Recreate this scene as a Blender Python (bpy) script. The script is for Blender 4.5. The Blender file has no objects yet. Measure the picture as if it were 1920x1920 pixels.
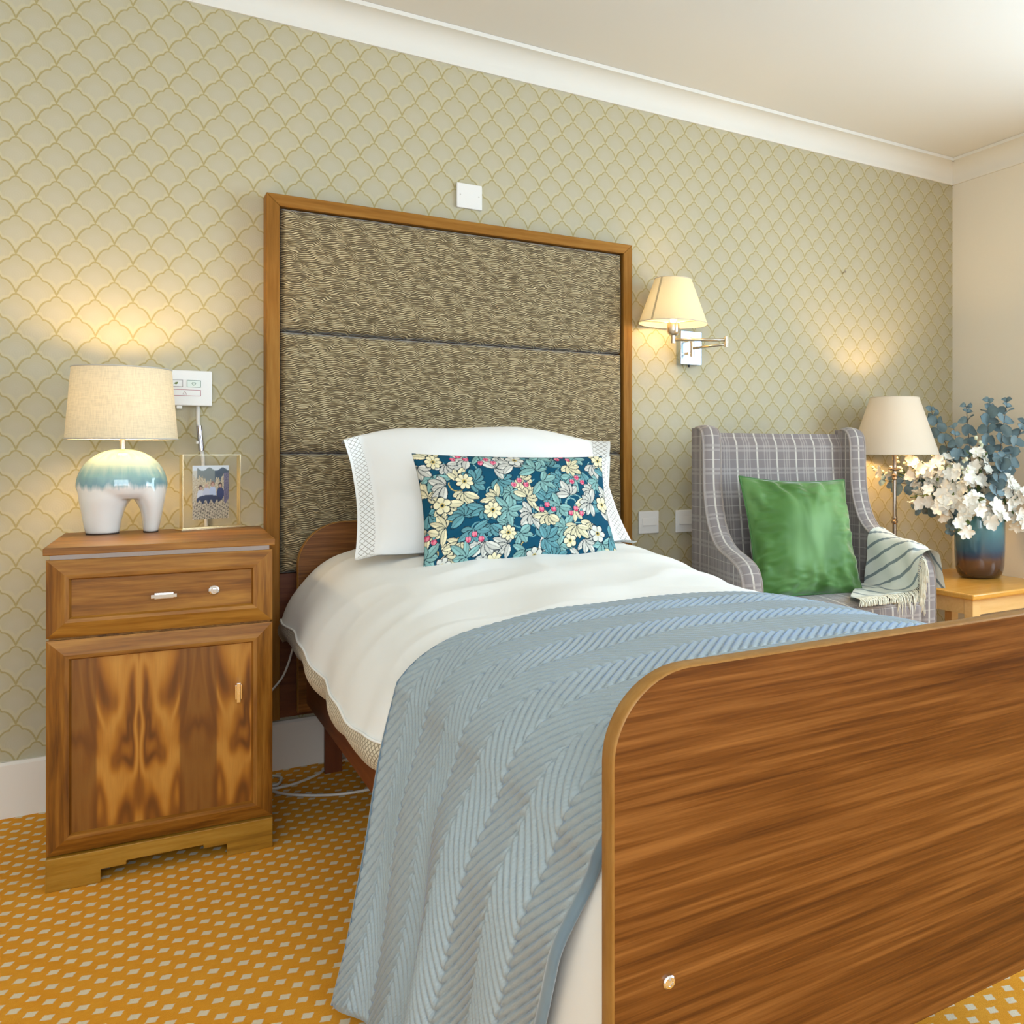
import bpy, math, random
import numpy as np
from mathutils import Vector, Matrix, noise

# ------------------------------------------------------------------ camera, light, exposure
scene = bpy.context.scene
col = scene.collection
rnd = random.Random(7)
WALL_Y, WALL_R, CEIL = 3.2, 3.382, 2.415
FOC, CXP, CYP, YAW, EYE = 1711.0, 1440.0, 850.0, math.atan(1205 / 1711.0), 0.982

cam = bpy.data.cameras.new('camera')
cam.sensor_width = 36.0
cam.sensor_fit = 'HORIZONTAL'
cam.lens = 36.0 * FOC / 1920
cam.shift_x = -(CXP - 960) / 1920
cam.shift_y = (CYP - 960) / 1920
cam.clip_start = 0.02
cam_o = bpy.data.objects.new('camera', cam)
cam_o.location = (0, 0, EYE)
cam_o.rotation_euler = (math.pi / 2, 0, -YAW)
col.objects.link(cam_o)
scene.camera = cam_o

vs = scene.view_settings
vs.view_transform = 'Standard'
vs.look = 'None'
vs.exposure = 0.17
vs.gamma = 1.0
vs.use_curve_mapping = False

world = bpy.data.worlds.new('daylight_sky')
scene.world = world
world.use_nodes = True
world.node_tree.nodes['Background'].inputs[0].default_value = (0.75, 0.87, 1.0, 1)
world.node_tree.nodes['Background'].inputs[1].default_value = 1.4


def window_light(name, loc, rot, sx, sy, power, color):
    l = bpy.data.lights.new(name, 'AREA')
    l.shape = 'RECTANGLE'
    l.size, l.size_y = sx, sy
    l.energy = power
    l.color = color
    o = bpy.data.objects.new(name, l)
    o.location = loc
    o.rotation_euler = rot
    col.objects.link(o)


# daylight entering by the window in the right wall and by an unseen one behind the camera, set leftward to brighten the bed side
window_light('window_daylight', (WALL_R + 0.10, 0.95, 1.38), (0, math.pi / 2, 0), 1.55, 1.85, 84, (0.66, 0.85, 1.0))
window_light('rear_window_daylight', (-0.25, -1.38, 1.55), (math.pi / 2, 0, 0), 2.3, 1.3, 58, (0.78, 0.91, 1.0))

scene.cycles.max_bounces = 7
scene.cycles.diffuse_bounces = 4
scene.cycles.use_adaptive_sampling = True
scene.cycles.adaptive_threshold = 0.05
scene.cycles.adaptive_min_samples = 20
scene.cycles.glossy_bounces = 4
scene.cycles.transmission_bounces = 6
scene.cycles.transparent_max_bounces = 8
scene.cycles.sample_clamp_indirect = 6.0
scene.cycles.use_denoising = True


# ------------------------------------------------------------------ shader helpers
def lin(c):
    out = []
    for v in c:
        v = v / 255.0
        out.append(v / 12.92 if v <= 0.04045 else ((v + 0.055) / 1.055) ** 2.4)
    return (*out, 1.0)


class S:
    """a node socket with arithmetic"""
    def __init__(self, t, sock):
        self.t, self.s = t, sock

    def _b(self, op, o, rev=False):
        return self.t.math(op, o, self) if rev else self.t.math(op, self, o)

    def __add__(self, o): return self._b('ADD', o)
    def __radd__(self, o): return self._b('ADD', o)
    def __sub__(self, o): return self._b('SUBTRACT', o)
    def __rsub__(self, o): return self._b('SUBTRACT', o, True)
    def __mul__(self, o): return self._b('MULTIPLY', o)
    def __rmul__(self, o): return self._b('MULTIPLY', o)
    def __truediv__(self, o): return self._b('DIVIDE', o)


class T:
    def __init__(self, name):
        self.m = bpy.data.materials.new(name)
        self.m.use_nodes = True
        self.n = self.m.node_tree.nodes
        self.l = self.m.node_tree.links
        self.b = self.n['Principled BSDF']
        self.o = self.n['Material Output']

    def put(self, inp, v):
        if isinstance(v, S):
            self.l.new(v.s, inp)
        else:
            inp.default_value = v

    def math(self, op, a, b=None, c=None, clamp=False):
        n = self.n.new('ShaderNodeMath')
        n.operation = op
        n.use_clamp = clamp
        for i, v in enumerate((a, b, c)):
            if v is not None:
                self.put(n.inputs[i], v)
        return S(self, n.outputs[0])

    def coord(self, kind='Object'):
        n = self.n.new('ShaderNodeTexCoord')
        s = self.n.new('ShaderNodeSeparateXYZ')
        self.l.new(n.outputs[kind], s.inputs[0])
        return [S(self, s.outputs[i]) for i in range(3)]

    def vec(self, x=0.0, y=0.0, z=0.0):
        n = self.n.new('ShaderNodeCombineXYZ')
        for i, v in enumerate((x, y, z)):
            self.put(n.inputs[i], v)
        return S(self, n.outputs[0])

    def noise(self, v, scale=1.0, detail=2.0, rough=0.5, dist=0.0):
        n = self.n.new('ShaderNodeTexNoise')
        self.l.new(v.s, n.inputs['Vector'])
        n.inputs['Scale'].default_value = scale
        n.inputs['Detail'].default_value = detail
        n.inputs['Roughness'].default_value = rough
        n.inputs['Distortion'].default_value = dist
        return S(self, n.outputs[0])

    def ramp(self, f, stops, interp='LINEAR'):
        n = self.n.new('ShaderNodeValToRGB')
        cr = n.color_ramp
        cr.interpolation = interp
        while len(cr.elements) < len(stops):
            cr.elements.new(0.5)
        for e, (p, c) in zip(cr.elements, stops):
            e.position = p
            e.color = lin(c) if not isinstance(c, (int, float)) else (c, c, c, 1)
        self.put(n.inputs[0], f)
        return S(self, n.outputs[0])

    def mix(self, f, a, b):
        n = self.n.new('ShaderNodeMix')
        n.data_type = 'RGBA'
        self.put(n.inputs[0], f)
        for i, v in ((6, a), (7, b)):
            if isinstance(v, S):
                self.l.new(v.s, n.inputs[i])
            else:
                n.inputs[i].default_value = lin(v)
        return S(self, n.outputs[2])

    def curve(self, f, pts):
        n = self.n.new('ShaderNodeFloatCurve')
        cv = n.mapping.curves[0]
        while len(cv.points) < len(pts):
            cv.points.new(0.5, 0.5)
        for p, (x, y) in zip(cv.points, pts):
            p.location = (x, y)
        n.mapping.update()
        self.put(n.inputs[1], f)
        return S(self, n.outputs[0])

    def rand(self):
        n = self.n.new('ShaderNodeObjectInfo')
        return S(self, n.outputs['Random'])

    def attr(self, name):
        n = self.n.new('ShaderNodeVertexColor')
        n.layer_name = name
        return S(self, n.outputs[0])

    def smooth(self, x, a, b):
        """0 below a, 1 above b"""
        n = self.n.new('ShaderNodeMapRange')
        n.interpolation_type = 'SMOOTHSTEP'
        self.put(n.inputs[0], x)
        n.inputs[1].default_value, n.inputs[2].default_value = a, b
        n.inputs[3].default_value, n.inputs[4].default_value = 0.0, 1.0
        return S(self, n.outputs[0])

    def band(self, x, period, centre, half, soft):
        """1 within half of centre of each period"""
        d = self.math('ABSOLUTE', self.math('WRAP', x - centre, period / 2, -period / 2))
        return 1.0 - self.smooth(d, max(half - soft, 0), half + soft)

    def out(self, color, rough=0.5, metal=0.0, bump=None, bdist=0.001, bstr=1.0, **kw):
        b = self.b
        if isinstance(color, S):
            self.l.new(color.s, b.inputs['Base Color'])
        else:
            b.inputs['Base Color'].default_value = lin(color)
        self.put(b.inputs['Roughness'], rough)
        b.inputs['Metallic'].default_value = metal
        for k, v in kw.items():
            inp = b.inputs[k.replace('_', ' ')]
            inp.default_value = lin(v) if isinstance(v, tuple) else v
        if bump is not None:
            n = self.n.new('ShaderNodeBump')
            n.inputs['Strength'].default_value = bstr
            n.inputs['Distance'].default_value = bdist
            self.l.new(bump.s, n.inputs['Height'])
            self.l.new(n.outputs[0], b.inputs['Normal'])
        return self.m


def plain(name, c, rough=0.5, metal=0.0, grain=0.0, **kw):
    t = T(name)
    if grain:
        x, y, z = t.coord()
        nz = t.noise(t.vec(x, y, z), 60.0, 3)
        return t.out(t.mix(nz * grain, c, tuple(int(v * 0.75) for v in c)), rough, metal, **kw)
    return t.out(c, rough, metal, **kw)


M = {}


def wallpaper():
    t = T('scallop_wallpaper')
    x, y, z = t.coord()
    W, H = 0.0869, 0.1064
    prof = [(0, 1.0), (0.10, 0.985), (0.18, 0.94), (0.25, 0.86), (0.30, 0.775), (0.345, 0.742), (0.45, 0.722), (0.58, 0.652), (0.70, 0.542), (0.80, 0.415), (0.88, 0.275), (0.95, 0.12), (1.0, 0.0)]
    slope = [(0, 1.0), (0.2, 0.62), (0.28, 0.48), (0.37, 0.85), (0.46, 0.85), (0.6, 0.6), (0.8, 0.40), (1.0, 0.28)]

    def row(offx, offz):
        a = t.math('ABSOLUTE', t.math('WRAP', x - (0.235 + offx), W / 2, -W / 2)) / (W / 2)
        c = t.curve(a, prof) * (H * 0.46)
        zz = t.math('WRAP', z - (2.319 + offz) + H * 0.46 - c, H / 2, -H / 2)
        return zz * t.curve(a, slope), a
    d1, a1 = row(0.0, 0.0)
    d2, a2 = row(W / 2, H / 2)
    n = t.noise(t.vec(x, y, z), 45.0, 2)
    wid = n * 0.0016 + 0.0012

    def line(d):
        return 1.0 - t.smooth(t.math('ABSOLUTE', d) / wid, 0.45, 1.25)

    def halo(d):
        return 1.0 - t.smooth(t.math('ABSOLUTE', d - 0.0045), 0.001, 0.0045)
    ln = t.math('MAXIMUM', line(d1), line(d2))
    ha = t.math('MAXIMUM', halo(d1), halo(d2))

    def rad(offx, offz):
        u = t.math('WRAP', x - (0.235 + offx), W / 2, -W / 2)
        v = t.math('WRAP', z - (2.319 + offz) + H * 0.5, H / 2, -H / 2)
        return t.math('SQRT', u * u + v * v * 0.75)
    r = t.math('MINIMUM', rad(0, 0), rad(W / 2, H / 2))
    ring = t.math('SINE', r * 1150.0) * (1.0 - t.smooth(r, 0.026, 0.034))
    weave = t.noise(t.vec(x * 420.0, 0.0, z * 900.0), 1.0, 2)
    c = t.mix(1.0 - t.smooth(r, 0.012, 0.036), (183, 174, 145), (186, 179, 156))
    c = t.mix(weave * 0.28, c, (171, 162, 133))
    c = t.mix(ha * 0.5, c, (198, 189, 153))
    c = t.mix(ln * 0.75, c, (160, 144, 86))
    hgt = ring * 0.12 + weave * 0.4 - ln * 0.9 + ha * 0.35
    return t.out(c, 0.62, bump=hgt, bdist=0.0006, bstr=0.6, Specular_IOR_Level=0.3)


def carpet():
    t = T('orange_dotted_carpet')
    x, y, z = t.coord()
    px, py = 0.0495, 0.0565
    j = t.noise(t.vec(x, y, 0.0), 160.0, 2)
    jx = x + (j - 0.5) * 0.004
    jy = y + (t.noise(t.vec(y, x, 3.0), 170.0, 2) - 0.5) * 0.004

    def dots(ox, oy):
        u = t.math('WRAP', jx - (-0.111 + ox), px / 2, -px / 2)
        v = t.math('WRAP', jy - (2.529 + oy), py / 2, -py / 2)
        uu = t.math('ABSOLUTE', u * 0.94 - v * 0.34)
        vv = t.math('ABSOLUTE', v * 0.94 + u * 0.34)
        return 1.0 - t.smooth(t.math('MAXIMUM', uu, vv), 0.0070, 0.0096)
    d = t.math('MAXIMUM', dots(0, 0), dots(px / 2, py / 2))
    pile = t.noise(t.vec(x, y, z), 900.0, 2)
    blot = t.noise(t.vec(x, y, z), 14.0, 3)
    streak = t.noise(t.vec(x * 90.0, y * 260.0, 0.0), 1.0, 2)
    c = t.mix(blot, (246, 160, 32), (255, 188, 66))
    c = t.mix(streak * 0.5, c, (220, 128, 18))
    c = t.mix(t.smooth(pile, 0.42, 0.75) * 0.45, c, (246, 182, 84))
    c = t.mix(d * 0.92, c, (244, 230, 200))
    return t.out(c, 0.95, bump=pile + streak * 0.4, bdist=0.004, bstr=0.6, Specular_IOR_Level=0.1)


def wood(name, axis, dark, mid, light, fine=170.0, broad=15.0, rough=0.42, stretch=0.07, contrast=1.0, swirl=0.6, spec=0.32):
    t = T(name)
    p = t.coord()
    r = t.rand() * 7.0
    q = [p[i] * (stretch if i == axis else 1.0) + r for i in range(3)]
    v = t.vec(*q)
    big = t.noise(v, broad, 3, 0.55, swirl)
    st = t.noise(v, broad * 5.5, 3, 0.6, swirl * 0.3)
    f = t.noise(v, fine * 2.0, 2)
    g = big * 0.5 + st * 0.5
    c = t.ramp((g - 0.5) * (2.4 * contrast) + 0.5, [(0.12, dark), (0.45, mid), (0.85, light)])
    c = t.mix((1.0 - f) * 0.38 * contrast, c, dark)
    return t.out(c, rough, bump=f, bdist=0.0003, bstr=0.35, Specular_IOR_Level=spec)


WALNUT = ((92, 52, 12), (144, 90, 24), (182, 126, 50))
for ax, nm in enumerate('xyz'):
    M['walnut_' + nm] = wood('walnut_grain_' + nm, ax, *WALNUT)
M['stile'] = wood('headboard_stile_wood', 2, (118, 76, 22), (146, 98, 38), (174, 126, 60), contrast=0.7, spec=0.12, rough=0.5)
M['rail'] = wood('headboard_rail_wood', 0, (118, 76, 22), (146, 98, 38), (174, 126, 60), contrast=0.7, spec=0.12, rough=0.5)
M['panel_wood'] = wood('headboard_lower_wood', 0, (84, 40, 20), (112, 58, 28), (132, 74, 38), contrast=0.8)
M['board'] = wood('bed_laminate', 0, (80, 42, 12), (116, 68, 24), (152, 98, 46), fine=150, broad=30, stretch=0.030, rough=0.30, contrast=1.12, swirl=0.9)
M['lipping'] = wood('bed_edge_lipping', 2, (122, 82, 30), (150, 104, 46), (174, 130, 70), stretch=0.3, contrast=0.5, rough=0.4)
M['bed_dark'] = wood('bed_frame_wood', 1, (84, 44, 22), (120, 66, 34), (146, 88, 48), contrast=0.8)
M['bed_leg'] = wood('bed_leg_wood', 2, (84, 40, 20), (108, 54, 28), (128, 68, 36), contrast=0.7)
M['plinth'] = wood('plinth_wood', 0, (118, 78, 14), (164, 116, 30), (190, 146, 62), contrast=0.8)
M['beech'] = wood('beech_wood', 0, (206, 158, 92), (222, 178, 114), (234, 196, 136), contrast=0.5, rough=0.4)
M['beech_top'] = wood('honey_beech_top', 0, (196, 136, 52), (212, 154, 68), (226, 174, 92), contrast=0.5, rough=0.22)


def door_veneer():
    t = T('bookmatched_walnut_veneer')
    x, y, z = t.coord()
    px = t.math('PINGPONG', x - 0.054, 0.118)
    w = t.noise(t.vec(px * 5.0, 0.3, z * 1.1), 2.6, 2, 0.5, 0.5)
    w2 = t.noise(t.vec(px * 11.0, 4.0, z * 0.8 + 2.0), 3.0, 2, 0.5, 0.4)
    rings = t.math('SINE', (w + px * 2.6) * 30.0) * 0.5 + 0.5
    strip = t.band(px, 1.0, 0.018, 0.020, 0.003)
    c = t.ramp(rings * 0.6 + w2 * 0.5, [(0.12, (78, 40, 8)), (0.30, (140, 82, 20)), (0.62, (182, 116, 34)), (0.9, (206, 144, 60))])
    f = t.noise(t.vec(x * 600.0, 0.0, z * 16.0), 1.0, 2)
    c = t.mix(strip * 0.75, c, (112, 66, 24))
    c = t.mix((1.0 - f) * 0.35, c, (92, 50, 14))
    return t.out(c, 0.32, bump=f, bdist=0.0002, bstr=0.3)


def wave_fabric():
    t = T('rippled_headboard_fabric')
    x, y, z = t.coord()
    wx = t.noise(t.vec(x * 24.0, 1.0, z * 34.0), 1.0, 1, 0.5)
    sway = t.math('SINE', x * 72.0 + z * 46.0 + wx * 5.0)
    rid = t.math('SINE', (z * 178.0 + sway * 0.85 + wx * 1.6) * 6.2832)
    patch = t.noise(t.vec(x * 30.0, 3.0, z * 95.0), 1.0, 2)
    amp = t.smooth(patch, 0.30, 0.58)
    k = (rid * 0.5 + 0.5) * (amp * 0.6 + 0.4) + patch * 0.06
    c = t.ramp(k, [(0.08, (74, 60, 36)), (0.38, (112, 95, 62)), (0.72, (164, 145, 106)), (0.97, (208, 191, 152))])
    return t.out(c, 0.6, bump=rid, bdist=0.0010, bstr=0.6, Sheen_Weight=0.35, Sheen_Roughness=0.4)


def linen(name, c, sheen=0.15, weave=1.0, rough=0.75):
    t = T(name)
    x, y, z = t.coord()
    n = t.noise(t.vec(x, y, z), 700.0, 2)
    return t.out(c, rough, bump=n, bdist=0.0002 * weave, bstr=0.4, Sheen_Weight=sheen, Specular_IOR_Level=0.25)


def trellis_mask(t, u, v, pitch, wdt):
    a, b = u + v, u - v
    return t.math('MAXIMUM', t.band(a, pitch, 0.0, wdt, wdt * 0.5), t.band(b, pitch, 0.0, wdt, wdt * 0.5))


def pillow_mat(hw, hh, fl):
    """hw, hh: half size of the sewn body; outside it the flange carries a grey trellis print"""
    t = T('oxford_pillowcase')
    u, v, _ = t.coord('UV')
    du = t.math('ABSOLUTE', u) - hw
    dv = t.math('ABSOLUTE', v) - hh
    d = t.math('MAXIMUM', du, dv)
    inb = t.smooth(d, 0.004, 0.006) * (1.0 - t.smooth(d, fl - 0.008, fl - 0.006))
    g = trellis_mask(t, u, v, 0.0175, 0.0011) * inb
    x, y, z = t.coord()
    n = t.noise(t.vec(x, y, z), 700.0, 2)
    return t.out(t.mix(g, (238, 238, 236), (150, 144, 134)), 0.75, bump=n, bdist=0.0002, bstr=0.4, Sheen_Weight=0.15, Specular_IOR_Level=0.25)


def hem_mat():
    t = T('grey_trellis_hem')
    u, v, _ = t.coord('UV')
    g = trellis_mask(t, u, v, 0.0125, 0.0016)
    return t.out(t.mix(g, (214, 204, 180), (140, 128, 104)), 0.8, Sheen_Weight=0.1)


def plaid(name, base=(130, 121, 120)):
    t = T(name)
    u, v, _ = t.coord('UV')
    P = 0.087
    vb = t.band(u, P, 0.0, 0.0034, 0.0008)
    v3 = t.math('MAXIMUM', t.band(u, P, 0.0435, 0.0026, 0.001), t.math('MAXIMUM', t.band(u, P, 0.0325, 0.0026, 0.001), t.band(u, P, 0.0545, 0.0026, 0.001)))
    hl = t.band(v, P, 0.0, 0.0010, 0.0005)
    h2 = t.math('MAXIMUM', t.band(v, P, 0.036, 0.0045, 0.001), t.band(v, P, 0.052, 0.0045, 0.001))
    chk = t.math('GREATER_THAN', t.math('SINE', u * 2600.0) * t.math('SINE', v * 2600.0), 0.0)
    c = t.mix(v3 * (chk * 0.5 + 0.12), base, (196, 188, 180))
    c = t.mix(h2 * (chk * 0.45 + 0.10), c, (194, 186, 178))
    c = t.mix(hl * 0.55, c, (214, 206, 196))
    c = t.mix(vb * (1.0 - h2 * 0.45) * 0.8, c, (218, 212, 200))
    n = t.noise(t.vec(u * 900.0, v * 900.0, 0.0), 1.0, 2)
    return t.out(t.mix(n * 0.3, c, tuple(int(k * 0.8) for k in base)), 0.85, bump=n, bdist=0.0004, bstr=0.4, Sheen_Weight=0.2)


def throw_stripe():
    t = T('striped_throw_weave')
    u, v, _ = t.coord('UV')
    n = t.noise(t.vec(u * 26.0, v * 26.0, 0.0), 1.0, 2)
    s = t.band(v + (n - 0.5) * 0.008, 0.074, 0.030, 0.0078, 0.0008)
    tw = t.math('SINE', (u + v) * 2400.0)
    c = t.mix(s * (tw * 0.12 + 0.86), (222, 224, 214), (100, 118, 126))
    return t.out(c, 0.9, bump=tw, bdist=0.0004, bstr=0.4, Sheen_Weight=0.2)


def velvet(name, c1, c2):
    t = T(name)
    x, y, z = t.coord()
    n = t.noise(t.vec(x * 1.0, y, z * 0.35), 9.0, 2, 0.5, 0.4)
    return t.out(t.mix(t.smooth(n, 0.35, 0.7), c1, c2), 0.52, Sheen_Weight=0.7, Sheen_Roughness=0.35, Specular_IOR_Level=0.3)


def quilt_mat():
    t = T('sea_blue_quilted_satin')
    u, v, _ = t.coord('UV')
    n = t.noise(t.vec(u * 300.0, v * 300.0, 0.0), 1.0, 2)
    tw = t.math('SINE', (u * 0.6 + v) * 900.0)
    c = t.mix(n * 0.4, (160, 172, 175), (138, 152, 158))
    return t.out(c, 0.42, bump=n + tw * 0.25, bdist=0.0010, bstr=0.5, Sheen_Weight=0.6, Sheen_Roughness=0.3, Sheen_Tint=(140, 185, 245), Specular_IOR_Level=0.45)


def shade_mat(name, c, trans, weave=0.0):
    t = T(name)
    x, y, z = t.coord()
    if weave:
        a = t.noise(t.vec(x * 40.0, y * 40.0, z * 700.0), 1.0, 2)
        b = t.noise(t.vec(x * 500.0, y * 500.0, z * 30.0), 1.0, 2)
        cc = t.mix(t.smooth(a * 0.5 + b * 0.5, 0.40, 0.64) * weave, c, tuple(int(v * 0.80) for v in c))
    else:
        cc = t.mix(0.0, c, c)
    d = t.n.new('ShaderNodeBsdfDiffuse')
    tr = t.n.new('ShaderNodeBsdfTranslucent')
    mx = t.n.new('ShaderNodeMixShader')
    t.l.new(cc.s, d.inputs[0])
    t.l.new(cc.s, tr.inputs[0])
    mx.inputs[0].default_value = trans
    t.l.new(d.outputs[0], mx.inputs[1])
    t.l.new(tr.outputs[0], mx.inputs[2])
    t.l.new(mx.outputs[0], t.o.inputs[0])
    return t.m


def glow(name, c, strength):
    t = T(name)
    return t.out((255, 250, 240), 0.4, Emission_Color=c, Emission_Strength=strength)


def drip_glaze():
    t = T('teal_drip_glaze')
    x, y, z = t.coord()
    ang = t.math('ARCTAN2', y - 2.97, x + 0.006)
    n = t.noise(t.vec(ang * 6.0, 0.0, z * 5.0), 1.0, 3, 0.6)
    n2 = t.noise(t.vec(ang * 3.0, 5.0, z * 30.0), 1.0, 2)
    h = z + (n - 0.5) * 0.055
    c = t.ramp((h - 0.86) * 8.0, [(0.22, (236, 232, 226)), (0.34, (128, 164, 170)), (0.52, (146, 186, 180)), (0.68, (196, 216, 196)), (0.86, (214, 226, 204)), (0.98, (140, 180, 160))])
    c = t.mix(t.smooth(h, 0.885, 0.905) * n2 * 0.5, c, (108, 150, 168))
    return t.out(c, 0.10, Coat_Weight=0.6, Coat_Roughness=0.05)


def vase_glaze():
    t = T('blue_brown_vase_glaze')
    x, y, z = t.coord()
    n = t.noise(t.vec(x * 6.0, y * 6.0, z * 20.0), 1.0, 3)
    c = t.ramp((z - 0.45) / 0.27 + (n - 0.5) * 0.10, [(0.0, (58, 40, 34)), (0.28, (92, 62, 46)), (0.36, (52, 60, 82)), (0.46, (44, 84, 108)), (0.75, (78, 128, 138)), (1.0, (64, 116, 128))])
    return t.out(c, 0.16, Coat_Weight=0.7, Coat_Roughness=0.06, Specular_IOR_Level=0.6)


def leafy(name, c1, c2, rough=0.6):
    t = T(name)
    r = t.rand()
    x, y, z = t.coord()
    n = t.noise(t.vec(x, y, z), 60.0, 2)
    t.b.inputs['Subsurface Weight'].default_value = 0.0
    return t.out(t.mix(r * 0.6 + n * 0.4, c1, c2), rough, Specular_IOR_Level=0.3)


def painted(name, layer, rough, **kw):
    t = T(name)
    return t.out(t.attr(layer), rough, **kw)


M['wallpaper'] = wallpaper()
M['carpet'] = carpet()
M['veneer'] = door_veneer()
M['ripple'] = wave_fabric()
M['paint'] = plain('cream_wall_paint', (230, 222, 206), 0.7, grain=0.05)
M['ceiling'] = plain('ceiling_paint', (222, 219, 212), 0.8)
M['white_paint'] = plain('white_wall_paint', (236, 236, 232), 0.8)
M['cove'] = plain('cove_paint', (222, 220, 213), 0.7)
M['skirting'] = plain('skirting_gloss', (236, 230, 220), 0.35)
M['white'] = plain('white_plastic', (232, 230, 226), 0.35)
M['white_cord'] = plain('white_flex', (222, 218, 210), 0.45)
M['grey_plastic'] = plain('grey_plastic', (196, 192, 184), 0.4)
M['dark'] = plain('dark_rubber', (30, 26, 26), 0.6)
M['felt'] = plain('brown_felt', (62, 44, 34), 0.95)
M['chrome'] = plain('chrome', (236, 236, 240), 0.07, 1.0)
M['steel'] = plain('steel_strip', (176, 174, 184), 0.10, 1.0)
M['nickel'] = plain('brushed_nickel', (206, 196, 178), 0.28, 1.0)
M['bronze'] = plain('bronzed_metal', (176, 164, 152), 0.26, 1.0)
M['brass'] = plain('pale_brass', (240, 226, 192), 0.25, 1.0)
M['duvet'] = linen('white_duvet_cotton', (236, 236, 232))
M['mattress'] = linen('mattress_ticking', (226, 222, 214))
M['hem'] = hem_mat()
M['plaid'] = plaid('grey_plaid_upholstery')
M['piping'] = linen('grey_piping', (150, 140, 134))
M['throw'] = throw_stripe()
M['fringe'] = linen('cream_fringe', (230, 224, 204))
M['green'] = velvet('green_velvet', (66, 108, 44), (108, 150, 90))
M['green_pipe'] = velvet('green_velvet_piping', (50, 92, 44), (78, 126, 66))
M['quilt'] = quilt_mat()
M['quilt_edge'] = velvet('quilt_binding_satin', (96, 118, 134), (120, 142, 156))
M['linen_shade'] = shade_mat('linen_lamp_shade', (228, 214, 184), 0.024, 0.4)
M['cream_shade'] = shade_mat('cream_lamp_shade', (236, 220, 182), 0.10)
M['ivory_shade'] = shade_mat('ivory_lamp_shade', (216, 203, 184), 0.010)
M['shade_trim'] = plain('shade_trim', (206, 184, 142), 0.8)
M['drip'] = drip_glaze()
M['vase'] = vase_glaze()
M['petal'] = leafy('white_petals', (240, 236, 224), (250, 248, 240), 0.7)
M['flower_eye'] = plain('blossom_centre', (206, 200, 120), 0.7)
M['bud'] = plain('pale_bud', (222, 226, 196), 0.6)
M['stem'] = plain('flower_stem', (92, 108, 62), 0.6)
M['twig'] = plain('eucalyptus_twig', (92, 76, 66), 0.6)
M['euc'] = leafy('eucalyptus_leaf', (92, 116, 124), (140, 164, 174), 0.5)
M['leaf'] = leafy('green_leaf', (72, 94, 50), (112, 132, 76), 0.5)


# ------------------------------------------------------------------ geometry helpers
class G:
    def __init__(self):
        self.v, self.f, self.uv = [], [], []

    def add(self, verts, faces, uvs=None):
        n = len(self.v)
        self.v += [tuple(p) for p in verts]
        self.f += [tuple(i + n for i in q) for q in faces]
        self.uv += list(uvs) if uvs is not None else [(0, 0)] * len(verts)
        return self

    def box(self, x0, x1, y0, y1, z0, z1):
        v = [(x, y, z) for z in (z0, z1) for y in (y0, y1) for x in (x0, x1)]
        return self.add(v, [(0, 2, 3, 1), (4, 5, 7, 6), (0, 1, 5, 4), (2, 6, 7, 3), (0, 4, 6, 2), (1, 3, 7, 5)])

    def lathe(self, prof, cx=0, cy=0, seg=48, cap0=False, cap1=False):
        v, f = [], []
        for r, z in prof:
            for k in range(seg):
                a = 2 * math.pi * k / seg
                v.append((cx + r * math.cos(a), cy + r * math.sin(a), z))
        for i in range(len(prof) - 1):
            for k in range(seg):
                k2 = (k + 1) % seg
                f.append((i * seg + k, i * seg + k2, (i + 1) * seg + k2, (i + 1) * seg + k))
        if cap0:
            f.append(tuple(range(seg))[::-1])
        if cap1:
            f.append(tuple((len(prof) - 1) * seg + k for k in range(seg)))
        return self.add(v, f)

    def tube(self, pts, r, seg=8, closed=False, caps=True):
        pts = [Vector(p) for p in pts]
        n = len(pts)
        rr = r if isinstance(r, (list, tuple)) else [r] * n
        v, f = [], []
        up = None
        for i, p in enumerate(pts):
            a = pts[(i - 1) % n] if (closed or i) else p
            b = pts[(i + 1) % n] if (closed or i < n - 1) else p
            t = (b - a).normalized()
            if up is None:
                up = t.cross(Vector((0.31, 0.27, 0.91))).normalized()
            up = (up - t * up.dot(t)).normalized()
            w = t.cross(up)
            for k in range(seg):
                an = 2 * math.pi * k / seg
                v.append(p + (up * math.cos(an) + w * math.sin(an)) * rr[i])
        for i in range(n if closed else n - 1):
            j = (i + 1) % n
            for k in range(seg):
                k2 = (k + 1) % seg
                f.append((i * seg + k, i * seg + k2, j * seg + k2, j * seg + k))
        if caps and not closed:
            f.append(tuple(range(seg))[::-1])
            f.append(tuple((n - 1) * seg + k for k in range(seg)))
        return self.add(v, f)

    def prism(self, poly, axis, a0, a1):
        """poly: points in the plane of the two other axes (in xyz order)"""
        n = len(poly)

        def p3(p, a):
            q = list(p)
            q.insert(axis, a)
            return tuple(q)
        v = [p3(p, a0) for p in poly] + [p3(p, a1) for p in poly]
        f = [tuple(range(n)), tuple(range(2 * n - 1, n - 1, -1))]
        f += [(i, i + n, (i + 1) % n + n, (i + 1) % n) for i in range(n)]
        return self.add(v, f)

    def grid(self, fn, nu, nv, uvfn=None, flip=False):
        v, f, uv = [], [], []
        for j in range(nv + 1):
            for i in range(nu + 1):
                a, b = i / nu, j / nv
                v.append(fn(a, b))
                uv.append(uvfn(a, b) if uvfn else (a, b))
        w = nu + 1
        for j in range(nv):
            for i in range(nu):
                q = (j * w + i, j * w + i + 1, (j + 1) * w + i + 1, (j + 1) * w + i)
                f.append(q[::-1] if flip else q)
        return self.add(v, f, uv)


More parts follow.
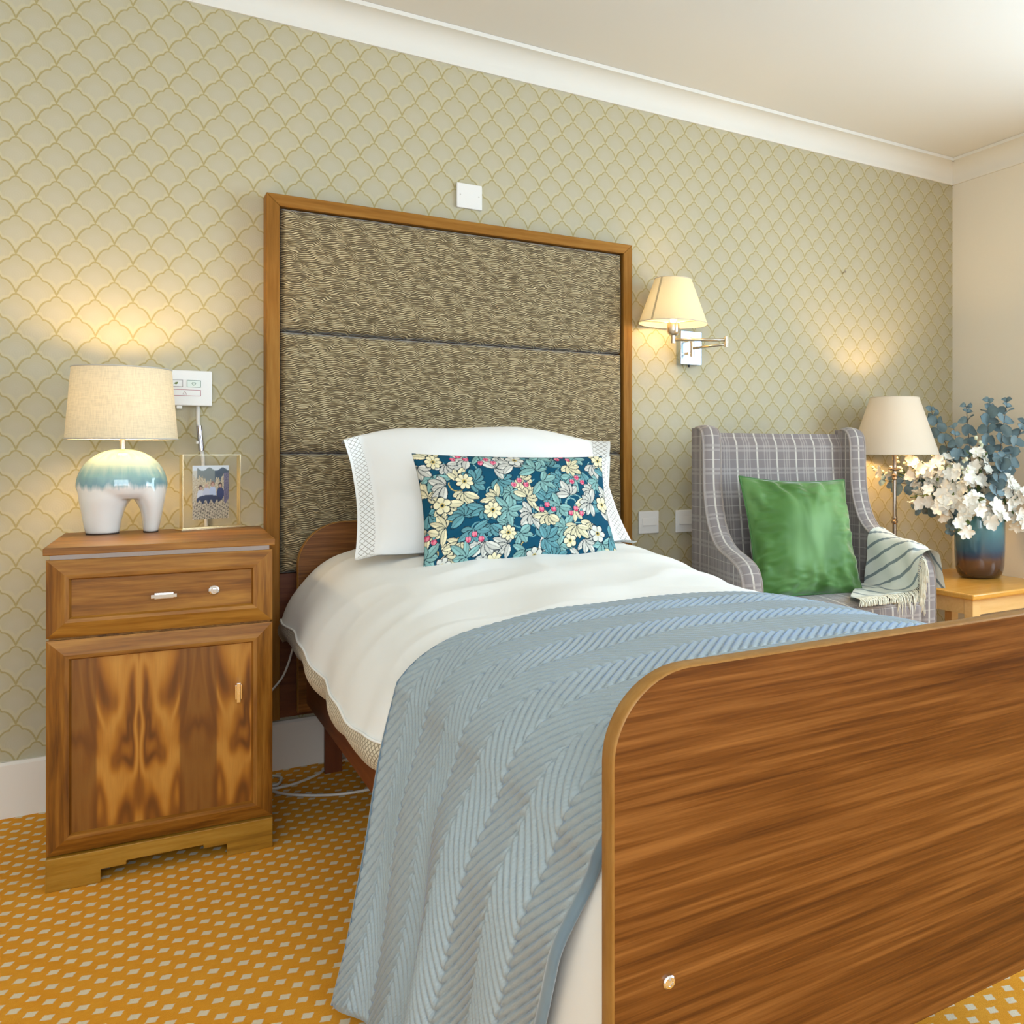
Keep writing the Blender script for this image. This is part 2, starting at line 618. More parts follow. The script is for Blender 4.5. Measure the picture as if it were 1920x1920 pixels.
def obj(name, g, mat, parent=None, smooth=False, bevel=0.0, base=None, auto=None, cols=None, world=True):
    me = bpy.data.meshes.new(name)
    me.from_pydata(g.v, [], g.f)
    if any(u != (0, 0) for u in g.uv[:4000]):
        l = me.uv_layers.new(name='UVMap')
        vi = np.empty(len(me.loops), dtype=np.int32)
        me.loops.foreach_get('vertex_index', vi)
        l.data.foreach_set('uv', np.asarray(g.uv, dtype=np.float32)[vi].ravel())
    if cols is not None:
        ca = me.color_attributes.new('print', 'FLOAT_COLOR', 'POINT')
        ca.data.foreach_set('color', np.asarray(cols, dtype=np.float32).ravel())
    if smooth:
        me.polygons.foreach_set('use_smooth', [True] * len(me.polygons))
    me.materials.append(M[mat] if isinstance(mat, str) else mat)
    me.update()
    o = bpy.data.objects.new(name, me)
    col.objects.link(o)
    if parent is not None:
        o.parent = parent
        if world:      # the mesh is written in room coordinates
            o.matrix_parent_inverse = Matrix.Translation(thing_at(parent)).inverted()
    if auto is not None:
        me.polygons.foreach_set('use_smooth', [True] * len(me.polygons))
        me.set_sharp_from_angle(angle=math.radians(auto))
    if bevel:
        b = o.modifiers.new('edge', 'BEVEL')
        b.width = bevel
        b.segments = 2
        b.limit_method = 'ANGLE'
        b.angle_limit = math.radians(40)
        b.harden_normals = False
    return o


def thing_at(o):
    while o.parent is not None:
        o = o.parent
    return o.location.copy()


def tag(o, label, cat, group=None):
    o['label'] = label
    o['category'] = cat
    if group:
        o['group'] = group
    return o


def thing(name, label, cat, loc=(0, 0, 0), rz=0.0, group=None):
    o = bpy.data.objects.new(name, None)
    o.location = loc
    o.rotation_euler = (0, 0, rz)
    o.empty_display_size = 0.05
    col.objects.link(o)
    return tag(o, label, cat, group)


def struct(name, g, mat, **kw):
    o = obj(name, g, mat, **kw)
    o['kind'] = 'structure'
    return o


def sub(name, g, mat, part, **kw):
    """a piece of a part, written in the same coordinates as the part"""
    o = obj(name, g, mat, None, **kw)
    o.parent = part
    return o


def lerp(a, b, t):
    return a + (b - a) * t


def sstep(a, b, x):
    t = min(1.0, max(0.0, (x - a) / (b - a)))
    return t * t * (3 - 2 * t)


def crom(pts, n):
    """Catmull-Rom through pts, n samples per span"""
    P = [Vector(p) for p in pts]
    out = []
    for i in range(len(P) - 1):
        p0, p1, p2, p3 = P[max(i - 1, 0)], P[i], P[i + 1], P[min(i + 2, len(P) - 1)]
        for k in range(n):
            t = k / n
            out.append(0.5 * ((2 * p1) + (p2 - p0) * t + (2 * p0 - 5 * p1 + 4 * p2 - p3) * t * t + (3 * p1 - p0 - 3 * p2 + p3) * t ** 3))
    out.append(P[-1])
    return out


def resample(pts, n):
    d = [0.0]
    for a, b in zip(pts, pts[1:]):
        d.append(d[-1] + (b - a).length)
    out, j = [], 0
    for i in range(n + 1):
        s = d[-1] * i / n
        while j < len(d) - 2 and d[j + 1] < s:
            j += 1
        t = (s - d[j]) / max(d[j + 1] - d[j], 1e-9)
        out.append(pts[j].lerp(pts[j + 1], t))
    return out, d[-1]


def nz(x, y, z):
    return noise.noise(Vector((x, y, z)))


# ------------------------------------------------------------------ the room
X0, Y0 = -1.7, -1.3
struct('floor', G().box(X0 - 0.1, WALL_R + 0.1, Y0 - 0.1, WALL_Y + 0.1, -0.06, 0.0), 'carpet')
struct('ceiling', G().box(X0 - 0.1, WALL_R + 0.1, Y0 - 0.1, WALL_Y + 0.1, CEIL, CEIL + 0.06), 'ceiling')
struct('wall_back', G().box(X0, WALL_R, WALL_Y, WALL_Y + 0.1, 0, CEIL), 'wallpaper')
struct('wall_left', G().box(X0 - 0.1, X0, Y0, WALL_Y + 0.1, 0, CEIL), 'white_paint')


def wall_with_hole(name, axis, a, thick, u0, u1, z0, z1, hu0, hu1, hz0, hz1, mat='paint'):
    us, zs = (u0, hu0, hu1, u1), (z0, hz0, hz1, z1)
    v, f = [], []
    for t in (a, a + thick):
        for z in zs:
            for u in us:
                v.append((t, u, z) if axis == 0 else (u, t, z))
    for s in (0, 16):
        for j in range(3):
            for i in range(3):
                if (i, j) != (1, 1):
                    f.append((s + j * 4 + i, s + j * 4 + i + 1, s + j * 4 + i + 5, s + j * 4 + i + 4))
    for p, q in ((5, 6), (6, 10), (10, 9), (9, 5)):
        f.append((p, q, q + 16, p + 16))
    struct(name, G().add(v, f), mat)


wall_with_hole('wall_right', 0, WALL_R, 0.1, Y0 - 0.1, WALL_Y + 0.1, 0, CEIL, 0.0, 1.9, 0.58, 2.18)
wall_with_hole('wall_front', 1, Y0, -0.1, X0 - 0.1, WALL_R, 0, CEIL, -1.4, 0.9, 0.85, 2.25, 'white_paint')


def window(name, axis, a, u0, u1, z0, z1, bars):
    g = G()
    w = 0.055

    def bar(ua, ub, za, zb):
        if axis == 0:
            g.box(a + 0.02, a + 0.07, ua, ub, za, zb)
        else:
            g.box(ua, ub, a - 0.07, a - 0.02, za, zb)
    bar(u0, u1, z0, z0 + w)
    bar(u0, u1, z1 - w, z1)
    bar(u0, u0 + w, z0 + w, z1 - w)
    bar(u1 - w, u1, z0 + w, z1 - w)
    for k in range(1, bars):
        c = lerp(u0, u1, k / bars)
        bar(c - 0.025, c + 0.025, z0 + w, z1 - w)
    struct(name, g, 'skirting')


window('window_1', 0, WALL_R, 0.0, 1.9, 0.58, 2.18, 3)
window('window_2', 1, Y0, -1.4, 0.9, 0.85, 2.25, 3)

# plaster cove along the back and the right wall
cz = CEIL
prof = [(0.0, cz - 0.095), (0.008, cz - 0.095)]
for k in range(9):
    a = k / 8 * math.pi / 2
    prof.append((0.012 + 0.078 * (1 - math.cos(a)), cz - 0.088 + 0.074 * math.sin(a)))
prof += [(0.100, cz - 0.014), (0.103, cz - 0.001), (0.0, cz - 0.001)]
struct('trim_1', G().prism([(WALL_Y - d, z) for d, z in prof], 0, X0, WALL_R), 'cove', auto=30)
struct('trim_3', G().prism([(X0 + d, z) for d, z in prof], 1, Y0, WALL_Y), 'cove', auto=30)
struct('trim_2', G().prism([(WALL_R - d, z) for d, z in prof], 1, Y0, WALL_Y), 'cove', auto=30)


def skirting(name, axis, a0, a1, wall):
    p = [(wall, 0.0), (wall - 0.016, 0.0), (wall - 0.016, 0.142), (wall - 0.011, 0.150), (wall, 0.150)]
    struct(name, G().prism(p, axis, a0, a1), 'skirting')


skirting('baseboard_back', 0, X0, WALL_R - 0.016, WALL_Y)
struct('baseboard_left', G().box(X0, X0 + 0.016, Y0, WALL_Y - 0.016, 0, 0.150), 'skirting')
skirting('baseboard_right', 1, Y0, WALL_Y - 0.016, WALL_R)

# ------------------------------------------------------------------ upholstered wall headboard
HX0, HX1, HY, HZT, HZB = 0.3487, 1.573, 3.128, 1.772, 0.170
SW = 0.036
hb = thing('wall_headboard', 'tall wall headboard of rippled taupe fabric panels in a walnut frame', 'headboard', (0.96, WALL_Y, 0))
hback = 3.199
for nm, x0, x1 in (('stile', HX0, HX0 + SW), ('stile', HX1 - SW, HX1)):
    left = x0 == HX0
    v = [(x0, HZB), (x1, HZB), (x1, HZT - SW if left else HZT), (x0, HZT if left else HZT - SW)]
    obj(nm, G().prism(v, 1, HY, hback), 'stile', hb, bevel=0.002)
obj('top_rail', G().prism([(HX0, HZT), (HX0 + SW, HZT - SW), (HX1 - SW, HZT - SW), (HX1, HZT)], 1, HY, hback), 'rail', hb, bevel=0.002)
obj('lower_board', G().box(HX0 + SW, HX1 - SW, 3.150, hback, HZB, 0.612), 'panel_wood', hb, bevel=0.002)
obj('back_board', G().box(HX0 + SW, HX1 - SW, 3.185, hback, 0.612, HZT - SW), 'panel_wood', hb)


def padded(x0, x1, z0, z1, yf, yb):
    """a padded upholstered panel with rolled edges"""
    r, ins = 0.016, 0.020
    xs = sorted(set([x0 + (x1 - x0) * k / 24 for k in range(25)] + [x0 + ins * k / 6 for k in range(6)] + [x1 - ins * k / 6 for k in range(6)]))
    zs = sorted(set([z0 + (z1 - z0) * k / 10 for k in range(11)] + [z0 + ins * k / 6 for k in range(6)] + [z1 - ins * k / 6 for k in range(6)]))
    v, f = [], []
    for z in zs:
        for x in xs:
            e = min(x - x0, x1 - x, z - z0, z1 - z)
            k = min(1.0, e / ins)
            d = (yb - yf) * (1 - math.sqrt(max(0.0, 1 - (1 - k) ** 2)))
            v.append((x, yf + d - 0.003 * math.sin(math.pi * (z - z0) / (z1 - z0)), z))
    w = len(xs)
    for j in range(len(zs) - 1):
        for i in range(w - 1):
            f.append((j * w + i, j * w + i + 1, (j + 1) * w + i + 1, (j + 1) * w + i))
    return G().add(v, f)


for z0, z1 in ((1.359, HZT - SW), (0.983, 1.357), (0.612, 0.981)):
    obj('fabric_panel', padded(HX0 + SW + 0.001, HX1 - SW - 0.001, z0, z1, 3.134, 3.170), 'ripple', hb, smooth=True)

# ------------------------------------------------------------------ bedside cabinet (local frame: front left foot)
CABW, CABD = 0.447, 0.476
cab = thing('bedside_cabinet', 'walnut bedside cabinet with one drawer, one door and a stepped plinth', 'cabinet', (-0.146, 2.590, 0), math.radians(-2.2))


def cobj(name, g, mat, **kw):
    return obj(name, g, mat, cab, world=False, **kw)


cobj('body', G().box(0.004, CABW - 0.004, 0.022, CABD - 0.006, 0.075, 0.742), 'walnut_z', bevel=0.001)
cobj('top', G().box(-0.004, CABW + 0.004, -0.006, CABD, 0.7535, 0.770), 'walnut_x', bevel=0.0015)
cobj('metal_strip', G().box(0.007, CABW - 0.007, 0.010, CABD - 0.012, 0.7420, 0.7535), 'steel')
st = [(0, 0), (0.100, 0), (0.100, 0.030), (0.148, 0.030), (0.148, 0.039), (0.300, 0.039), (0.300, 0.030), (0.349, 0.030), (0.349, 0), (CABW, 0), (CABW, 0.074), (0, 0.074)]
cobj('plinth', G().prism(st, 1, 0.000, 0.020), 'plinth', bevel=0.0012)
for x0 in (0.002, CABW - 0.020):
    cobj('plinth_side', G().box(x0, x0 + 0.018, 0.0202, CABD - 0.01, 0.0, 0.0745), 'walnut_y')


def framed(name, x0, x1, z0, z1, panel_mat):
    """a drawer or door front: recessed panel with four mitred, outward sloping frame rails"""
    ring = [(0.0, 0.021), (0.0, 0.012), (0.034, 0.000), (0.042, 0.0005), (0.046, 0.010)]
    part = cobj(name, G().box(x0 + 0.040, x1 - 0.040, 0.010, 0.021, z0 + 0.040, z1 - 0.040), panel_mat)

    def rect(i):
        return [(x0 + i, z0 + i), (x1 - i, z0 + i), (x1 - i, z1 - i), (x0 + i, z1 - i)]
    for side in range(4):
        g = G()
        v, f = [], []
        for ins, y in ring:
            r = rect(ins)
            for c in (r[side], r[(side + 1) % 4]):
                v.append((c[0], y, c[1]))
        for k in range(len(ring) - 1):
            f.append((2 * k, 2 * k + 1, 2 * k + 3, 2 * k + 2))
        sub('frame_rail', g.add(v, f), 'walnut_x' if side in (0, 2) else 'walnut_z', part)
    return part


def pull(part, x, z, vertical):
    g1, g2 = G(), G()
    if vertical:
        g1.box(x - 0.0045, x + 0.0045, -0.016, -0.007, z - 0.024, z + 0.024)
        g2.prism([(-0.007, z - 0.018), (-0.007, z + 0.018), (0.010, z + 0.013), (0.010, z - 0.013)], 0, x - 0.0075, x + 0.0075)
    else:
        g1.box(x - 0.0255, x + 0.0255, -0.016, -0.007, z - 0.0045, z + 0.0045)
        g2.prism([(x - 0.019, -0.007), (x + 0.019, -0.007), (x + 0.014, 0.010), (x - 0.014, 0.010)], 2, z - 0.0075, z + 0.0075)
    sub('handle', g1, 'chrome', part, bevel=0.001)
    sub('handle_foot', g2, 'chrome', part, bevel=0.001)


drawer = framed('drawer', 0.0, CABW, 0.5655, 0.7415, 'walnut_x')
pull(drawer, 0.221, 0.647, False)


def disc_y(cx, cz, rings, seg=20):
    """lathe about the y axis: rings of (radius, y)"""
    g = G()
    v, f = [], []
    for r, y in rings:
        for k in range(seg):
            a = 2 * math.pi * k / seg
            v.append((cx + r * math.cos(a), y, cz + r * math.sin(a)))
    for i in range(len(rings) - 1):
        for k in range(seg):
            f.append((i * seg + k, (i + 1) * seg + k, (i + 1) * seg + (k + 1) % seg, i * seg + (k + 1) % seg))
    f.append(tuple(range(seg)))
    f.append(tuple((len(rings) - 1) * seg + k for k in range(seg))[::-1])
    return g.add(v, f)


sub('lock', disc_y(0.322, 0.650, [(0.0115, 0.0105), (0.0115, 0.006), (0.0095, 0.004), (0.0080, 0.0035), (0.0078, -0.001)]), 'chrome', drawer, auto=30)
sub('lock_tab', G().box(0.3195, 0.3265, -0.009, -0.0012, 0.6455, 0.6545), 'chrome', drawer, bevel=0.001)
door = framed('door', 0.0, CABW, 0.0765, 0.5600, 'veneer')
pull(door, 0.373, 0.398, True)

# ------------------------------------------------------------------ bed frame
BX0, BX1 = 0.432, 1.484
BC = (BX0 + BX1) / 2
FY0, FY1, FZ0, FZ1 = 0.907, 0.935, 0.200, 0.739
bed = thing('bed_frame', 'walnut laminate bed frame with round-cornered head and foot boards', 'bed', (BC, 2.0, 0))


def rounded_top(x0, x1, z0, z1, r, n=14):
    p = [(x0, z0), (x1, z0)]
    for k in range(n + 1):
        a = math.pi / 2 * k / n
        p.append((x1 - r + r * math.cos(a), z1 - r + r * math.sin(a)))
    for k in range(n + 1):
        a = math.pi / 2 + math.pi / 2 * k / n
        p.append((x0 + r + r * math.cos(a), z1 - r + r * math.sin(a)))
    return p


def board_with_lipping(name, x0, x1, y0, y1, z0, z1, r, mat):
    inner = rounded_top(x0 + 0.0025, x1 - 0.0025, z0, z1 - 0.0025, r - 0.0025)
    part = obj(name, G().prism(inner, 1, y0, y1), mat, bed)
    outer = rounded_top(x0, x1, z0, z1, r)
    g = G()
    # lipping: a thin closed band round the edge, its corners softened
    n = len(outer)
    v, f = [], []
    rows = [(inner, y0 - 0.0004), (rounded_top(x0 + 0.0006, x1 - 0.0006, z0, z1 - 0.0006, r), y0 + 0.0004), (outer, y0 + 0.0022), (outer, y1 - 0.0022), (rounded_top(x0 + 0.0006, x1 - 0.0006, z0, z1 - 0.0006, r), y1 - 0.0004), (inner, y1 + 0.0004)]
    for poly, y in rows:
        for px, pz in poly:
            v.append((px, y, pz))
    for i in range(len(rows) - 1):
        for k in range(1, n):
            a, b = k, (k + 1) % n
            f.append((i * n + a, i * n + b, (i + 1) * n + b, (i + 1) * n + a))
    sub('edge_lipping', g.add(v, f), 'lipping', part, smooth=True)
    return part


foot = board_with_lipping('foot_board', BX0, BX1, FY0, FY1, FZ0, FZ1, 0.098, 'board')
sub('bolt_cap', disc_y(0.501, 0.386, [(0.0078, 0.9066), (0.0078, 0.9040), (0.0062, 0.9022), (0.0034, 0.9016), (0.0030, 0.9026)]), 'chrome', foot, auto=30)
sub('bolt_cap', disc_y(BX1 - 0.069, 0.386, [(0.0078, 0.9066), (0.0078, 0.9040), (0.0062, 0.9022), (0.0034, 0.9016), (0.0030, 0.9026)]), 'chrome', foot, auto=30)
board_with_lipping('head_board', 0.424, 1.492, 3.062, 3.086, 0.20, 0.772, 0.13, 'board')
for x0 in (0.448, 1.446):
    obj('side_rail', G().box(x0, x0 + 0.022, FY1 + 0.001, 3.060, 0.225, 0.370), 'bed_dark', bed, bevel=0.002)
for x0 in (0.500, 1.369):
    obj('head_leg', G().box(x0, x0 + 0.048, 3.064, 3.086, 0.0, 0.200), 'bed_leg', bed, bevel=0.001)
obj('base_deck', G().box(0.472, 1.444, FY1 + 0.002, 3.058, 0.355, 0.395), 'bed_dark', bed)
obj('cross_beam', G().box(0.472, 1.444, 1.37, 1.43, 0.13, 0.19), 'dark', bed)
for cx in (0.62, 1.245):
    w = obj('castor_fork', G().box(cx - 0.03, cx + 0.03, 1.38, 1.42, 0.075, 0.130), 'steel', bed, bevel=0.002)
    gw = G()
    v, f = [], []
    seg = 20
    for xx in (cx - 0.016, cx + 0.016):
        for k in range(seg):
            a = 2 * math.pi * k / seg
            v.append((xx, 1.40 + 0.036 * math.cos(a), 0.0365 + 0.036 * math.sin(a)))
    f = [(k, (k + 1) % seg, seg + (k + 1) % seg, seg + k) for k in range(seg)] + [tuple(range(seg))[::-1], tuple(range(seg, 2 * seg))]
    sub('castor_wheel', gw.add(v, f), 'dark', w, auto=40, bevel=0.003)

mt = thing('mattress', 'white mattress lying on the bed frame under the duvet', 'mattress', (BC, 2.0, 0.395))
obj('mattress_core', G().box(0.510, 1.406, 0.945, 3.052, 0.396, 0.585), 'mattress', mt, bevel=0.02)

# ------------------------------------------------------------------ duvet
PROF = [(0.362, 0.400), (0.388, 0.476), (0.428, 0.538), (0.482, 0.584), (0.556, 0.613), (0.660, 0.630), (0.800, 0.641), (0.960, 0.643), (1.120, 0.641),
        (1.250, 0.634), (1.350, 0.616), (1.425, 0.583), (1.485, 0.525), (1.528, 0.450), (1.548, 0.380)]


def section(y):
    """cross section of the made bed at room depth y, left hem to right hem"""
    up = 0.072 * sstep(1.85, 2.95, y)
    low = sstep(1.90, 1.70, y)
    down = sstep(1.5, 1.0, y)
    pts = []
    for i, (x, z) in enumerate(PROF):
        k = (0.643 - z) / 0.243
        xx, zz = x, z + up * (1.0 if z > 0.55 else 0.9)
        if x < 0.5:
            xx += low * 0.078 * max(0.0, k)              # held in under the throw beside the foot board
            zz -= down * 0.33 * max(0.0, k) ** 3
        zz -= 0.012 * sstep(1.3, 0.95, y) * (1 - k)
        pts.append((xx, zz, 0.0))
    return crom(pts, 6)


DN = 120
sec_cache = {}


def sec_at(y):
    key = round(y, 4)
    if key not in sec_cache:
        pts, L = resample(section(y), DN)
        k = next(i for i, p in enumerate(pts) if p.x >= 0.57)
        sec_cache[key] = (pts, L, L * (k - (pts[k].x - 0.57) / max(1e-6, pts[k].x - pts[k - 1].x)) / DN)
    return sec_cache[key]


def duvet_pt(a, b):
    y = lerp(0.948, 3.040, b)
    pts, L, _ = sec_at(y)
    p = pts[min(DN, int(round(a * DN)))]
    x, z = p.x, p.y
    side = sstep(0.60, 0.42, x) + sstep(1.34, 1.5, x)
    # hanging folds on the side, soft creases on the top
    q = (y * 9.0 + (0.62 - z) * 3.0)
    fold = math.sin(q * 1.7 + 2.0 * nz(y * 2.1, z * 2.0, 1.0)) * 0.5 + math.sin(q * 3.1 + 1.0) * 0.3
    amp = 0.010 * side * sstep(0.62, 0.45, z) * lerp(1.0, 0.3, sstep(1.95, 1.75, y))
    dx = -fold * amp if x < 0.96 else fold * amp
    rid = 1 - abs(nz(x * 3.2 + y * 1.1, y * 4.6 - x * 1.6, 4.0)) * 3.2
    crease = 0.009 * nz(x * 5 + 3, y * 4, 2.0) + 0.006 * nz(x * 3 - y * 5, y * 7 + x * 4, 5.0) + 0.007 * max(0.0, rid)
    dz = crease * (1 - 0.5 * side)
    if y > 2.96:      # rolled top edge
        t = (y - 2.96) / 0.08
        dz -= 0.018 * t * t
        y -= 0.004 * t
    return (x + dx, y, z + dz)


duv = thing('duvet', 'smooth white duvet spread over the bed with a patterned hem', 'duvet', (BC, 2.0, 0.6))
K = 3
obj('cover', G().grid(lambda a, b: duvet_pt(lerp(K / DN, 1 - K / DN, a), b), DN - 2 * K, 260), 'duvet', duv, smooth=True)


def hem_strip(y0, y1, n, w=0.062, out=0.004):
    def f(a, b):
        y = lerp(y0, y1, a)
        p = duvet_pt(K / DN, (y - 0.948) / 2.092)
        wob = 0.006 * math.sin(y * 21) + 0.004 * nz(y * 6, 0, 3)
        bulge = math.sin(math.pi * b)
        return (p[0] - out * 0.4 - 0.010 * bulge - wob * b + 0.012 * b, p[1], p[2] - w * b - 0.003 * math.sin(y * 30) * b)
    return G().grid(f, n, 8, lambda a, b: (lerp(y0, y1, a), b * w))


obj('hem', hem_strip(0.95, 3.036, 260), 'hem', duv, smooth=True)
stch = []
for k in range(201):
    y = lerp(0.95, 3.035, k / 200)
    p = duvet_pt(K / DN, (y - 0.948) / 2.092)
    stch.append((p[0] - 0.002, p[1], p[2]))
obj('hem_cord', G().tube(stch, 0.0028, 6), 'duvet', duv, smooth=True)

# ------------------------------------------------------------------ quilted throw across the foot of the bed
QP = 0.0205
QSTRIP = 0.104


def ridge(s, w):
    """chevron quilting: s runs across the bed, w along it"""
    k = math.floor(w / QSTRIP)
    f = w / QSTRIP - k
    sgn = 1 if k % 2 == 0 else -1
    ph = (s + sgn * (f - 0.5) * QSTRIP * 0.95) / QP
    r = abs(math.sin(math.pi * ph))
    seam = min(f, 1 - f) * QSTRIP
    return r ** 0.5 * min(1.0, 0.35 + seam / 0.006), ph


NQS, NQW = 640, 340
QW = 0.905


def quilt_base(s, t):
    """s: metres from the top left shoulder (negative hangs down the left side), t 0 near foot board, 1 head side"""
    hang = max(0.0, -s)
    yn = 0.950 + 0.20 * (hang / 0.5) ** 1.25 if hang > 0 else 0.950
    yf = 1.845 - 0.13 * sstep(0.1, 0.6, hang) + 0.02 * sstep(0.0, 0.2, s) - 0.06 * sstep(0.45, 0.85, s)
    y = lerp(yn, yf, t)
    pts, L, a0 = sec_at(max(0.948, min(3.03, y)))
    if s >= -0.155:
        pos = (a0 + s) / L
        i = max(0, min(DN - 1, int(pos * DN)))
        fr = min(1.0, max(0.0, pos * DN - i))
        p = pts[i].lerp(pts[i + 1], fr)
        x, z = p.x, p.y
        dz, dx = 0.007, -0.010 * sstep(0.03, -0.12, s)
        x, z = x + dx, z + dz * sstep(-0.16, 0.0, s)
    else:
        pos = (a0 - 0.155) / L
        i = int(pos * DN)
        p = pts[i].lerp(pts[i + 1], pos * DN - i)
        h = hang - 0.155
        flare = lerp(0.03, 0.24, t ** 0.9)
        x0 = p.x - 0.010
        x = x0 - (x0 - 0.424) * sstep(0, 0.14, h) * (1 - sstep(0.55, 1.0, t)) - flare * h - 0.008 * sstep(0, 0.2, h)
        z = p.y - h * math.sqrt(max(0.1, 1 - flare * flare))
        if z < 0.012:                  # the last of it lies on the carpet
            x -= (0.012 - z) * 0.6
            z = 0.012
    drop = sstep(0.10, 0.5, hang)
    x += drop * (0.016 * math.sin(t * 11.0 + 0.6) + 0.010 * math.sin(t * 21.0 + hang * 4))
    x += 0.004 * nz(s * 6, t * 8, 3)
    z += 0.006 * nz(s * 5 + 9, t * 7, 1) * sstep(-0.1, 0.1, s)
    return Vector((x, y, z))


S0, S1 = -0.660, 1.10
base = [[quilt_base(lerp(S0, S1, i / NQS), j / NQW) for i in range(NQS + 1)] for j in range(NQW + 1)]
gq = G()
vq, uvq = [], []
for j in range(NQW + 1):
    for i in range(NQS + 1):
        p = base[j][i]
        du = base[j][min(i + 1, NQS)] - base[j][max(i - 1, 0)]
        dv = base[min(j + 1, NQW)][i] - base[max(j - 1, 0)][i]
        n = du.cross(dv).normalized()
        s = lerp(S0, S1, i / NQS)
        w = j / NQW * QW
        r, ph = ridge(s, w)
        e = min(1.0, min(w, QW - w) / 0.012, (s - S0) / 0.012)
        h = 0.0078 * r * e
        vq.append(p + n * h)
        uvq.append((s, w))
fq = []
for j in range(NQW):
    for i in range(NQS):
        a = j * (NQS + 1) + i
        fq.append((a, a + 1, a + NQS + 2, a + NQS + 1))
quilt = thing('quilted_throw', 'blue-grey chevron quilted throw hanging over the foot of the bed', 'throw', (BC, 1.4, 0.6))
obj('quilted_cover', gq.add(vq, fq, uvq), 'quilt', quilt, smooth=True)
gb = G()


def binding(a, b):
    i = int(round(a * NQS))
    p = base[0][i]
    dv = (base[8][i] - base[0][i]).normalized()
    du = (base[0][min(i + 1, NQS)] - base[0][max(i - 1, 0)]).normalized()
    n = du.cross(dv).normalized()
    an = b * math.pi * 1.6 - 0.3
    return p + dv * (0.011 * math.cos(an) - 0.004) + n * (0.0065 * math.sin(an) + 0.0005)


obj('edge_binding', gb.grid(binding, 240, 8), 'quilt_edge', quilt, smooth=True)
gh = G().tube([base[NQW][i] for i in range(0, NQS + 1, 4)], 0.0035, 6)
obj('edge_piping', gh, 'quilt_edge', quilt, smooth=True)

# ------------------------------------------------------------------ pillows
PW, PH, PF = 0.365, 0.215, 0.052
M['pillowcase'] = pillow_mat(PW, PH, PF)


def pillow_mesh(seed, thick, curl):
    g = G()
    nu, nv = 84, 56
    hw, hh = PW + PF, PH + PF

    def side(sg):
        def f(a, b):
            u, v = lerp(-hw, hw, a), lerp(-hh, hh, b)
            ku, kv = min(1.0, abs(u) / PW), min(1.0, abs(v) / PH)
            t = (max(0.0, 1 - ku ** 2.4) ** 0.58) * (max(0.0, 1 - kv ** 2.2) ** 0.58)
            wr = 0.020 * nz(u * 6 + seed, v * 6, seed) + 0.014 * nz(u * 3 + v * 14 + seed, v * 5, seed + 4)
            wr += 0.010 * math.sin((u * 0.8 + v) * 34 + 4 * nz(u * 4, v * 4, seed)) * sstep(0.45, 1.0, ku) * (1 - kv ** 4)
            y = -sg * (thick / 2 * t + 0.0012) - wr * t * sg
            du, dv = max(0.0, abs(u) - PW), max(0.0, abs(v) - PH)
            fl = (du + dv) / PF
            # flange waves; the upper corners turn forward
            y += 0.020 * fl * nz(u * 6, v * 6, seed + 9) - curl * (du / PF) * sstep(0.02, 0.22, v) * 0.05
            z = v - 0.06 * max(0.0, v) * (ku ** 4) - 0.03 * min(0.0, v) * ku ** 4
            x = u * (1 - 0.05 * (1 - kv * kv))
            z -= curl * (du / PF) * sstep(0.05, 0.2, v) * 0.045
            z += (0.020 * (1 - ku * ku) + 0.016 * nz(u * 5, seed, 2.0)) * sstep(0.0, PH, v)
            if v > 0:          # the upper flange falls back, the lower one spreads forward
                z -= 0.75 * dv
                y += 0.80 * dv
            else:
                z += 0.70 * dv
                y -= 0.60 * dv
            y += 0.25 * du
            return (x, y, z)
        return f
    for sg in (1, -1):
        g.grid(side(sg), nu, nv, lambda a, b: (lerp(-hw, hw, a), lerp(-hh, hh, b)), flip=(sg == -1))
    return g


def place(o, loc, tilt, roll=0.0, yaw=0.0):
    o.rotation_euler = (Matrix.Rotation(yaw, 3, 'Z') @ Matrix.Rotation(-tilt, 3, 'X') @ Matrix.Rotation(roll, 3, 'Y')).to_euler()
    o.location = loc


pil2 = obj('pillow', pillow_mesh(3.0, 0.10, 0.1), 'pillowcase', smooth=True)
place(pil2, (1.010, 2.955, 0.792), math.radians(19), math.radians(0.8))
tag(pil2, 'rear white pillow with trellis-print flange, half hidden behind the front pillow', 'pillow', 'white pillows')
pil1 = obj('pillow', pillow_mesh(11.0, 0.18, 0.9), 'pillowcase', smooth=True)
place(pil1, (0.930, 2.788, 0.870), math.radians(36), math.radians(0.6))
tag(pil1, 'front white pillow with trellis-print flange, behind the patterned cushion', 'pillow', 'white pillows')


# ------------------------------------------------------------------ printed cushion
def leaf_paint(C, U, V, x, y, ang, ln, wd, c, rib, out):
    ca, sa = math.cos(ang), math.sin(ang)
    a = ((U - x) * ca + (V - y) * sa) / ln
    b = (-(U - x) * sa + (V - y) * ca) / wd
    b = b - 0.35 * (a - 0.5) ** 2
    h = np.clip(4 * a * (1 - a), 0, None) ** 0.75
    m1 = (a > -0.06) & (a < 1.06) & (np.abs(b) < h * 1.0 + 0.22)
    m2 = (a > 0) & (a < 1) & (np.abs(b) < h)
    C[m1] = out
    sh = np.clip(0.86 + 0.22 * (b + 0.3), 0.7, 1.1)[m2][:, None]
    C[m2] = np.clip(np.array(c)[None, :] * sh, 0, 1)
    C[m2 & (np.abs(b) < 0.11)] = rib


